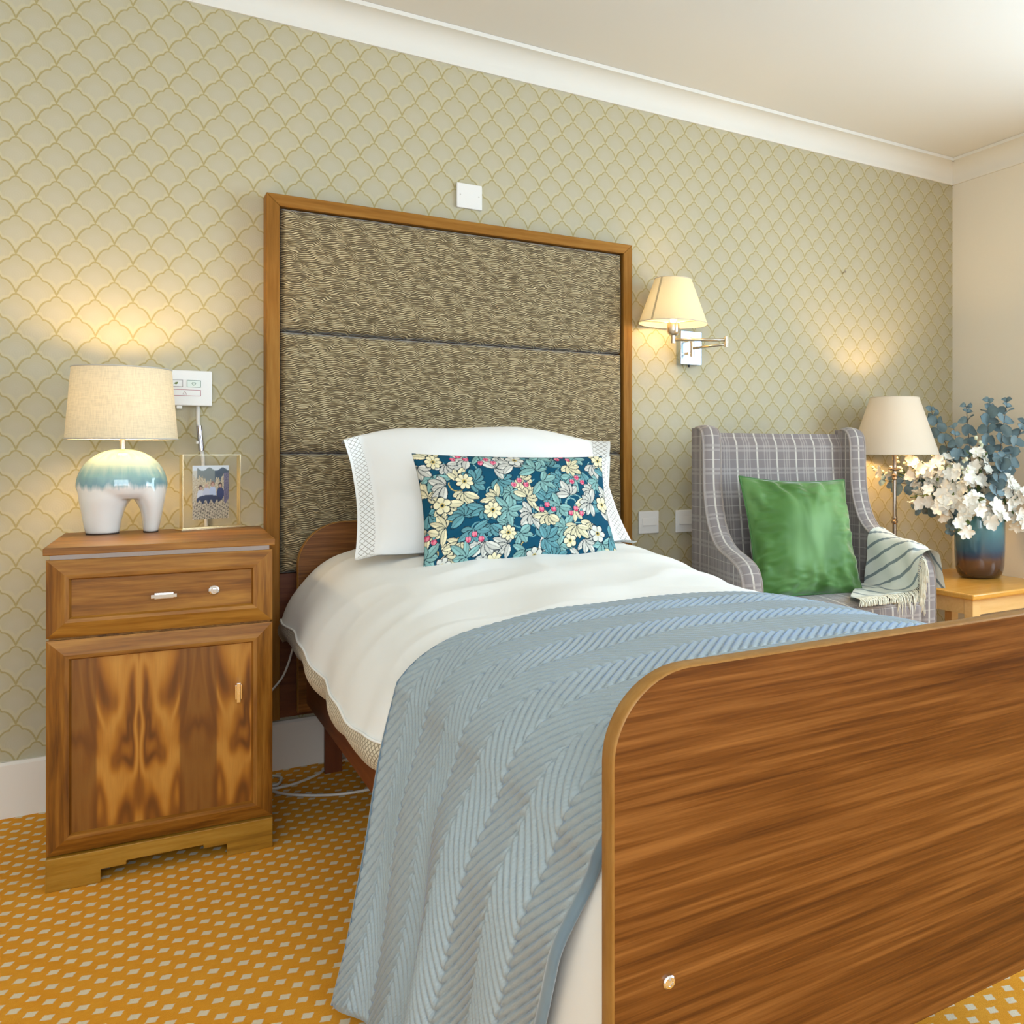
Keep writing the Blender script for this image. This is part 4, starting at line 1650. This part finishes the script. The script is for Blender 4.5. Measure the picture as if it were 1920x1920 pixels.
def rounded_box(x0, x1, y0, y1, z0, z1, r, bulge=0.0):
    nu, nv, nw = 26, 22, 8
    g = G()

    def face(fn, a, b):
        def q(u, v):
            p = list(fn(u, v))
            lo = (x0 + r, y0 + r, z0 + r)
            hi = (x1 - r, y1 - r, z1 - r)
            c = [min(max(p[i], lo[i]), hi[i]) for i in range(3)]
            d = Vector([p[i] - c[i] for i in range(3)])
            if d.length > 1e-9:
                d = d.normalized() * r
            out = [c[i] + d[i] for i in range(3)]
            k = math.sin(math.pi * (out[0] - x0) / (x1 - x0)) * math.sin(math.pi * (out[1] - y0) / (y1 - y0))
            if out[2] > (z0 + z1) / 2:
                out[2] += bulge * max(0, k) ** 0.6
            return tuple(out)
        return q

    def uvz(u, v):
        return (lerp(x0, x1, u), lerp(y0, y1, v))
    g.grid(face(lambda u, v: (lerp(x0, x1, u), lerp(y0, y1, v), z1), 0, 0), nu, nv, uvz)
    g.grid(face(lambda u, v: (lerp(x0, x1, u), lerp(y0, y1, v), z0), 0, 0), nu, nv, uvz, flip=True)
    g.grid(face(lambda u, v: (lerp(x0, x1, u), y0, lerp(z0, z1, v)), 0, 0), nu, nw, lambda u, v: (lerp(x0, x1, u), lerp(z0, z1, v)))
    g.grid(face(lambda u, v: (lerp(x0, x1, u), y1, lerp(z0, z1, v)), 0, 0), nu, nw, lambda u, v: (lerp(x0, x1, u), lerp(z0, z1, v)), flip=True)
    g.grid(face(lambda u, v: (x0, lerp(y0, y1, u), lerp(z0, z1, v)), 0, 0), nv, nw, lambda u, v: (lerp(y0, y1, u), lerp(z0, z1, v)), flip=True)
    g.grid(face(lambda u, v: (x1, lerp(y0, y1, u), lerp(z0, z1, v)), 0, 0), nv, nw, lambda u, v: (lerp(y0, y1, u), lerp(z0, z1, v)))
    return g


aobj('back_shell', rounded_box(-0.30, 0.30, -0.034, 0.0, 0.145, 1.040, 0.014), 'plaid', smooth=True)
seat = aobj('seat_cushion', rounded_box(-0.312, 0.312, -0.545, -0.100, 0.335, 0.446, 0.022, 0.014), 'plaid', smooth=True)
sub('piping', G().tube([(-0.296, -0.538, 0.440), (0.296, -0.538, 0.440)], 0.0042, 8), 'piping', seat, smooth=True)
sub('piping', G().tube([(-0.296, -0.538, 0.341), (0.296, -0.538, 0.341)], 0.0042, 8), 'piping', seat, smooth=True)
aobj('seat_base', rounded_box(-0.322, 0.322, -0.515, -0.062, 0.145, 0.334, 0.012), 'plaid', smooth=True)
for x in (-0.33, 0.33):
    for y in (-0.45, -0.06):
        aobj('leg', G().lathe([(0.016, 0.0), (0.024, 0.147)], x, y, 14, True, True), 'bed_leg', auto=40)

# green cushion leaning in the chair
gg = cushion(96, 96, 0.238, 0.232, 0.15, 2.0, 0.075, 0.020)
gcush = thing('velvet_cushion', 'green velvet piped cushion leaning in the armchair', 'cushion')
M1 = Matrix.Translation((2.109, 2.950, 0)) @ Matrix.Rotation(math.radians(-6), 4, 'Z')
c0 = M1 @ Vector((-0.012, -0.232, 0.668))
gcush.location = c0
gcush.rotation_euler = (Matrix.Rotation(math.radians(-3), 3, 'Z') @ Matrix.Rotation(math.radians(-19), 3, 'X') @ Matrix.Rotation(math.radians(2.5), 3, 'Y')).to_euler()
obj('cushion_body', gg, 'green', gcush, smooth=True, world=False)
obj('piping', G().tube(rim(0.238, 0.232, 0.075), 0.0045, 8, closed=True), 'green_pipe', gcush, smooth=True, world=False)

# ------------------------------------------------------------------ striped throw over the right arm
th = thing('fringed_throw', 'pale throw with slate stripes and cream fringe over the right chair arm', 'throw', (2.109, 2.950, 0), math.radians(-6))


def arm_top(d):
    best = min(fr, key=lambda p: abs(p.x - d) + (0 if p.y > 0.56 else 9))
    return best.y


D0, D1 = 0.225, 0.512


def throw_path(d):
    """path across the arm at depth d: seat, inner face, top, outer face"""
    zt = arm_top(min(d, 0.47)) + 0.018 + 0.010 * sstep(0.3, 0.45, d)
    xi = A_W + flare(d) - A_T - 0.012
    xo = A_W + flare(d) + 0.016
    fs = 0.472 + 0.004 * math.sin(d * 40)
    return crom([(0.04 + 0.30 * sstep(D1, D0, d) * 0.55, fs - 0.002, 0), (lerp(0.20, 0.27, sstep(0.5, 0.2, d)), fs, 0), (xi - 0.014, fs + 0.012, 0), (xi - 0.004, lerp(fs, zt, 0.45), 0), (xi + 0.002, zt - 0.03, 0), (xi + 0.020, zt - 0.002, 0), ((xi + xo) / 2, zt + 0.004, 0), (xo - 0.012, zt - 0.008, 0), (xo + 0.002, zt - 0.045, 0), (xo + 0.004, zt - 0.09, 0), (xo + 0.006, zt - 0.14, 0)], 6)


TN = 90
paths = {}


def throw_pt(a, b):
    d = lerp(D0, D1, b)
    k = round(d, 4)
    if k not in paths:
        paths[k] = resample(throw_path(d), TN)
    pts, L = paths[k]
    p = pts[int(round(a * TN))]
    w = 0.006 * nz(a * 6, b * 5, 2.0) + 0.004 * math.sin(a * 20 + b * 6)
    out = max(0.0, a - 0.75) / 0.25
    return (p.x + w * 0.6 + 0.008 * out * math.sin(b * 14), -(d + 0.01 * nz(a * 4, 0, 7) + 0.02 * out * (b - 0.5)), p.y + abs(w) * 0.5)


def throw_uv(a, b):
    d = lerp(D0, D1, b)
    return (d, a * 0.60 - 1.25 * (d - D0))


thb = obj('throw_cloth', G().grid(throw_pt, TN, 44, throw_uv), 'throw', th, smooth=True, world=False)
gf = G()
for k in range(230):
    a = rnd.random() * 0.64
    p = Vector(throw_pt(a, 1.0))
    on_seat = sstep(0.34, 0.16, a)
    ln = rnd.uniform(0.055, 0.095)
    side = rnd.uniform(-0.012, 0.012)
    fwd = rnd.uniform(0.010, 0.028)
    q1 = p + Vector((side * 0.4, -fwd - 0.012 * on_seat, -0.010 * (1 - on_seat)))
    if on_seat > 0.5:
        q2 = p + Vector((side - 0.01, -0.030 - ln * 0.35, -0.006))
        q3 = p + Vector((side * 1.5 - 0.02, -0.045 - ln * 0.35, -0.018))
    else:
        q2 = p + Vector((side, -fwd - 0.006, -ln * 0.55))
        q3 = p + Vector((side * 1.6, -fwd - 0.004, -ln * 1.15))
    gf.tube(crom([p, q1, q2, q3], 3), 0.0016, 4)
fro = obj('fringe', gf, 'fringe', th, smooth=True, world=False)
fro['kind'] = 'stuff'

# ------------------------------------------------------------------ side table, vase and flowers
TX0, TX1, TY0, TY1, TZ = 2.600, 3.130, 2.356, 2.970, 0.450
tb = thing('side_table', 'small honey beech side table in the corner beside the armchair', 'table', ((TX0 + TX1) / 2, (TY0 + TY1) / 2, 0))
obj('table_top', G().box(TX0, TX1, TY0, TY1, TZ - 0.022, TZ), 'beech_top', tb, bevel=0.006)
for y0 in (TY0 + 0.022, TY1 - 0.044):
    obj('apron', G().box(TX0 + 0.064, TX1 - 0.064, y0, y0 + 0.022, TZ - 0.082, TZ - 0.0222), 'beech', tb)
for x0 in (TX0 + 0.022, TX1 - 0.044):
    obj('apron', G().box(x0, x0 + 0.022, TY0 + 0.064, TY1 - 0.064, TZ - 0.082, TZ - 0.0222), 'beech', tb)
for x0 in (TX0 + 0.018, TX1 - 0.062):
    for y0 in (TY0 + 0.018, TY1 - 0.062):
        obj('leg', G().box(x0, x0 + 0.044, y0, y0 + 0.044, 0.0, TZ - 0.0222), 'beech', tb, bevel=0.003)

VX, VY = 3.010, 2.690
vase = obj('vase', G().lathe([(0.074, 0.4505), (0.088, 0.456), (0.098, 0.472), (0.104, 0.50), (0.107, 0.56), (0.108, 0.64), (0.108, 0.712), (0.106, 0.718), (0.101, 0.716), (0.100, 0.64), (0.098, 0.56), (0.088, 0.49)], VX, VY, 64, True, True), 'vase', auto=40)
tag(vase, 'tall teal-to-brown glazed vase on the side table', 'vase')


def petal_flower(seed):
    """five cupped overlapping petals and a small centre disc"""
    g = G()
    r = random.Random(seed)
    for k in range(6):
        a0 = k * math.pi / 3 + r.uniform(-0.15, 0.15)
        cup = r.uniform(0.0, 0.7)
        wd, ln = r.uniform(0.0085, 0.0115), r.uniform(0.022, 0.029)

        def f(a, b):
            u, t_ = lerp(-1, 1, a), b
            h = math.sin(math.pi * min(1, 0.12 + t_ * 0.80)) ** 0.8
            x = t_ * ln
            y = u * wd * h
            z = cup * 0.020 * t_ ** 1.5 + 0.005 * abs(u) ** 2 * t_ - 0.007 * max(0, t_ - 0.72) * 6 * 0.25 + 0.0015 * (k % 2)
            return (x * math.cos(a0) - y * math.sin(a0), x * math.sin(a0) + y * math.cos(a0), z)
        g.grid(f, 4, 4)
    return g


def mesh_of(g, mat, smooth=True):
    me = bpy.data.meshes.new('m')
    me.from_pydata(g.v, [], g.f)
    me.polygons.foreach_set('use_smooth', [smooth] * len(me.polygons))
    me.materials.append(M[mat])
    return me


blossom_me = [mesh_of(petal_flower(s), 'petal') for s in range(5)]
bud_me = mesh_of(G().lathe([(0.001, -0.008), (0.006, -0.004), (0.0075, 0.002), (0.005, 0.007), (0.001, 0.009)], 0, 0, 8, True, True), 'bud')


def round_leaf(ln, wd):
    def f(a, b):
        u = lerp(-1, 1, a)
        h = math.sqrt(max(0.0, 1 - (2 * b - 1) ** 2)) ** 0.85
        return (u * wd * h, b * ln, 0.004 * u * u + 0.006 * math.sin(b * 3.0))
    return G().grid(f, 6, 8)


euc_me = [mesh_of(round_leaf(0.044, 0.019), 'euc'), mesh_of(round_leaf(0.038, 0.021), 'euc'), mesh_of(round_leaf(0.026, 0.010), 'euc')]
leaf_me = mesh_of(round_leaf(0.050, 0.008), 'leaf')


def part_copy(name, me, parent, loc, direction, roll, scale):
    o = bpy.data.objects.new(name, me)
    col.objects.link(o)
    o.parent = parent
    q = direction.to_track_quat('Z', 'Y')
    mtx = Matrix.Translation(loc) @ q.to_matrix().to_4x4() @ Matrix.Rotation(roll, 4, 'Z') @ Matrix.Scale(scale, 4)
    o.matrix_parent_inverse = Matrix.Translation(parent.location).inverted()
    o.matrix_basis = mtx
    return o


CENTRE = Vector((VX, VY, 0.78))


def inside(p):
    p.x = min(p.x, 3.345)
    p.y = min(p.y, 3.165)
    return p


def stem_path(tip, droop):
    a = rnd.uniform(0, 6.28)
    b = Vector((VX + 0.045 * math.cos(a), VY + 0.045 * math.sin(a), 0.52))
    tip = Vector(tip)
    d = tip - Vector((VX, VY, 0.72))
    hz2 = Vector((d.x, d.y, 0))
    m1 = Vector((VX, VY, 0.735)) + hz2.normalized() * min(0.075, hz2.length * 0.6)
    m2 = m1.lerp(tip, 0.5) + Vector((0, 0, droop))
    return crom([b, m1, m2, tip], 8)


BLOOM = [((2.790, 3.030, 0.905), 9, 'spray of white blossom reaching furthest left, behind the lamp pole'),
         ((2.830, 2.970, 0.945), 9, 'spray of white blossom just under the lamp shade edge'),
         ((2.871, 2.920, 0.864), 9, 'spray of white blossom left of the vase, below the lamp shade'),
         ((2.800, 2.900, 0.790), 8, 'low spray of white blossom drooping left towards the lamp pole'),
         ((2.905, 2.820, 0.945), 9, 'upright spray of white blossom right of the lamp shade'),
         ((2.838, 2.760, 0.730), 8, 'spray of white blossom hanging low at left of the vase'),
         ((2.888, 2.660, 0.900), 10, 'dense spray of white blossom in the middle of the bouquet'),
         ((3.020, 2.700, 0.975), 10, 'tallest spray of white blossom beside the blue eucalyptus'),
         ((2.835, 2.580, 0.765), 10, 'spray of white blossom at front above the vase rim'),
         ((2.946, 2.540, 0.690), 10, 'spray of white blossom spilling over the front of the vase'),
         ((3.076, 2.600, 0.860), 9, 'spray of white blossom right of the eucalyptus'),
         ((3.112, 2.530, 0.800), 9, 'spray of white blossom at the right edge of the view'),
         ((3.102, 2.530, 0.690), 9, 'lowest spray of white blossom right of the vase'),
         ((2.800, 2.600, 0.675), 8, 'short spray of white blossom covering the left vase rim')]
for i, (tip, n, lab) in enumerate(BLOOM):
    path = stem_path(tip, 0.035)
    b = thing('blossom_stem', lab, 'flower', (VX, VY, 0.72), 0, 'white blossom stems in the vase')
    obj('stem', G().tube(path, 0.0024, 6), 'stem', b, smooth=True)
    m = len(path)
    n += 3
    for k in range(n):
        f_ = 0.56 + 0.44 * (k + rnd.uniform(-0.3, 0.3)) / (n - 1)
        p = path[min(m - 1, max(0, int(f_ * (m - 1))))]
        off = Vector((rnd.gauss(0, 1), rnd.gauss(0, 1), rnd.gauss(0, 1))).normalized() * rnd.uniform(0.012, 0.044)
        q = inside(p + off)
        dirn = (off.normalized() + Vector((-0.45, -0.75, 0.25)) + (q - CENTRE).normalized() * 0.5).normalized()
        part_copy('blossom', rnd.choice(blossom_me), b, q, dirn, rnd.uniform(0, 6.28), rnd.uniform(1.0, 1.4))
    for k in range(4):
        p = path[int(lerp(0.5, 0.98, rnd.random()) * (m - 1))]
        off = Vector((rnd.gauss(0, 1), rnd.gauss(0, 1), rnd.gauss(0, 1))).normalized() * 0.03
        part_copy('leaf', leaf_me, b, inside(p + off * 0.4), off.normalized().cross(Vector((0.2, 0.9, 0.3))).normalized(), rnd.uniform(0, 6.28), rnd.uniform(0.8, 1.2))
    if i in (0, 1, 4, 6, 7):
        for k in range(6):
            d_ = (path[-1] - path[-4]).normalized()
            off = Vector((rnd.gauss(0, 1), rnd.gauss(0, 1), rnd.gauss(0, 1))).normalized() * 0.022
            q = inside(path[-1] + d_ * rnd.uniform(0.01, 0.07) + off)
            part_copy('bud', bud_me, b, q, d_, 0, rnd.uniform(0.8, 1.2))

EUC = [((3.040, 3.010, 1.180), 13, 'dark eucalyptus branch rising behind the lamp shade'),
       ((3.100, 2.850, 1.190), 12, 'eucalyptus branch with dark curling tip against the cream wall'),
       ((3.105, 2.720, 1.205), 14, 'tall blue eucalyptus branch with paired round leaves'),
       ((3.150, 2.660, 1.205), 14, 'tallest eucalyptus branch with a pointed tip at far right'),
       ((3.184, 2.600, 1.110), 12, 'eucalyptus branch cut off by the right edge of the view'),
       ((3.000, 2.830, 1.090), 10, 'short eucalyptus branch between lamp shade and tall branches'),
       ((3.010, 2.560, 0.960), 12, 'blue eucalyptus branch hanging in front of the white blossom'),
       ((2.790, 3.050, 0.860), 11, 'pale eucalyptus branch reaching left behind the lamp pole'),
       ((2.870, 2.930, 0.735), 11, 'eucalyptus branch drooping below the blossom at left'),
       ((2.900, 2.760, 0.650), 9, 'lowest eucalyptus branch hanging beside the vase rim')]
for tip, n, lab in EUC:
    n -= 3
    path = stem_path(tip, 0.03)
    b = thing('eucalyptus_branch', lab, 'foliage', (VX, VY, 0.72), 0, 'eucalyptus branches in the vase')
    obj('twig', G().tube(path, [lerp(0.0026, 0.0012, k / (len(path) - 1)) for k in range(len(path))], 6), 'twig', b, smooth=True)
    m = len(path)
    for k in range(n):
        f_ = 0.42 + 0.58 * k / (n - 1)
        j = min(m - 2, int(f_ * (m - 1)))
        p = path[j].lerp(path[j + 1], f_ * (m - 1) - j)
        tdir = (path[j + 1] - path[j]).normalized()
        s1 = tdir.cross(Vector((math.cos(k * 1.57), math.sin(k * 1.57), 0.2))).normalized()
        for sg in (1, -1):
            ldir = (s1 * sg + tdir * 0.45).normalized()
            nrm = (tdir * 0.3 + Vector((rnd.uniform(-.9, .0), -0.8, rnd.uniform(-.3, .6)))).normalized()
            nrm = (nrm - ldir * nrm.dot(ldir)).normalized()
            xax = ldir.cross(nrm)
            me = euc_me[2] if k >= n - 2 else rnd.choice(euc_me[:2])
            o = bpy.data.objects.new('leaf', me)
            col.objects.link(o)
            o.parent = b
            o.matrix_parent_inverse = Matrix.Translation(b.location).inverted()
            q = inside(p.copy())
            R3 = Matrix((xax, ldir, nrm)).transposed()
            o.matrix_basis = Matrix.Translation(q) @ R3.to_4x4() @ Matrix.Scale(rnd.uniform(1.1, 1.45), 4)

# ------------------------------------------------------------------ white cables by the bed
cb = [(0.350, 3.130, 0.006), (0.376, 3.111, 0.006), (0.383, 3.080, 0.006), (0.369, 3.034, 0.006), (0.345, 3.030, 0.006), (0.335, 3.010, 0.006), (0.370, 3.000, 0.006), (0.420, 3.014, 0.006), (0.480, 3.060, 0.006), (0.530, 3.130, 0.006), (0.60, 3.160, 0.006)]
tag(obj('floor_cable', G().tube(crom(cb, 6), 0.0042, 8), 'white_cord', smooth=True), 'white cable looping to the bed leg beside the cabinet', 'cable')
cb = [(0.330, 3.040, 0.0065), (0.345, 2.985, 0.006), (0.369, 2.942, 0.006), (0.405, 2.902, 0.006), (0.467, 2.858, 0.006), (0.526, 2.836, 0.006), (0.60, 2.830, 0.006), (0.75, 2.80, 0.006)]
tag(obj('floor_cable', G().tube(crom(cb, 6), 0.0042, 8), 'white_cord', smooth=True), 'white cable running across the carpet under the bed', 'cable')
cb = [(0.425, 3.108, 0.42), (0.408, 3.108, 0.352), (0.389, 3.105, 0.305), (0.362, 3.10, 0.272), (0.33, 3.09, 0.24), (0.315, 3.10, 0.12), (0.312, 3.11, 0.005)]
tag(obj('hanging_cable', G().tube(crom(cb, 6), 0.0032, 8), 'white_cord', smooth=True), 'thin white cable hanging between the cabinet and the duvet hem', 'cable')
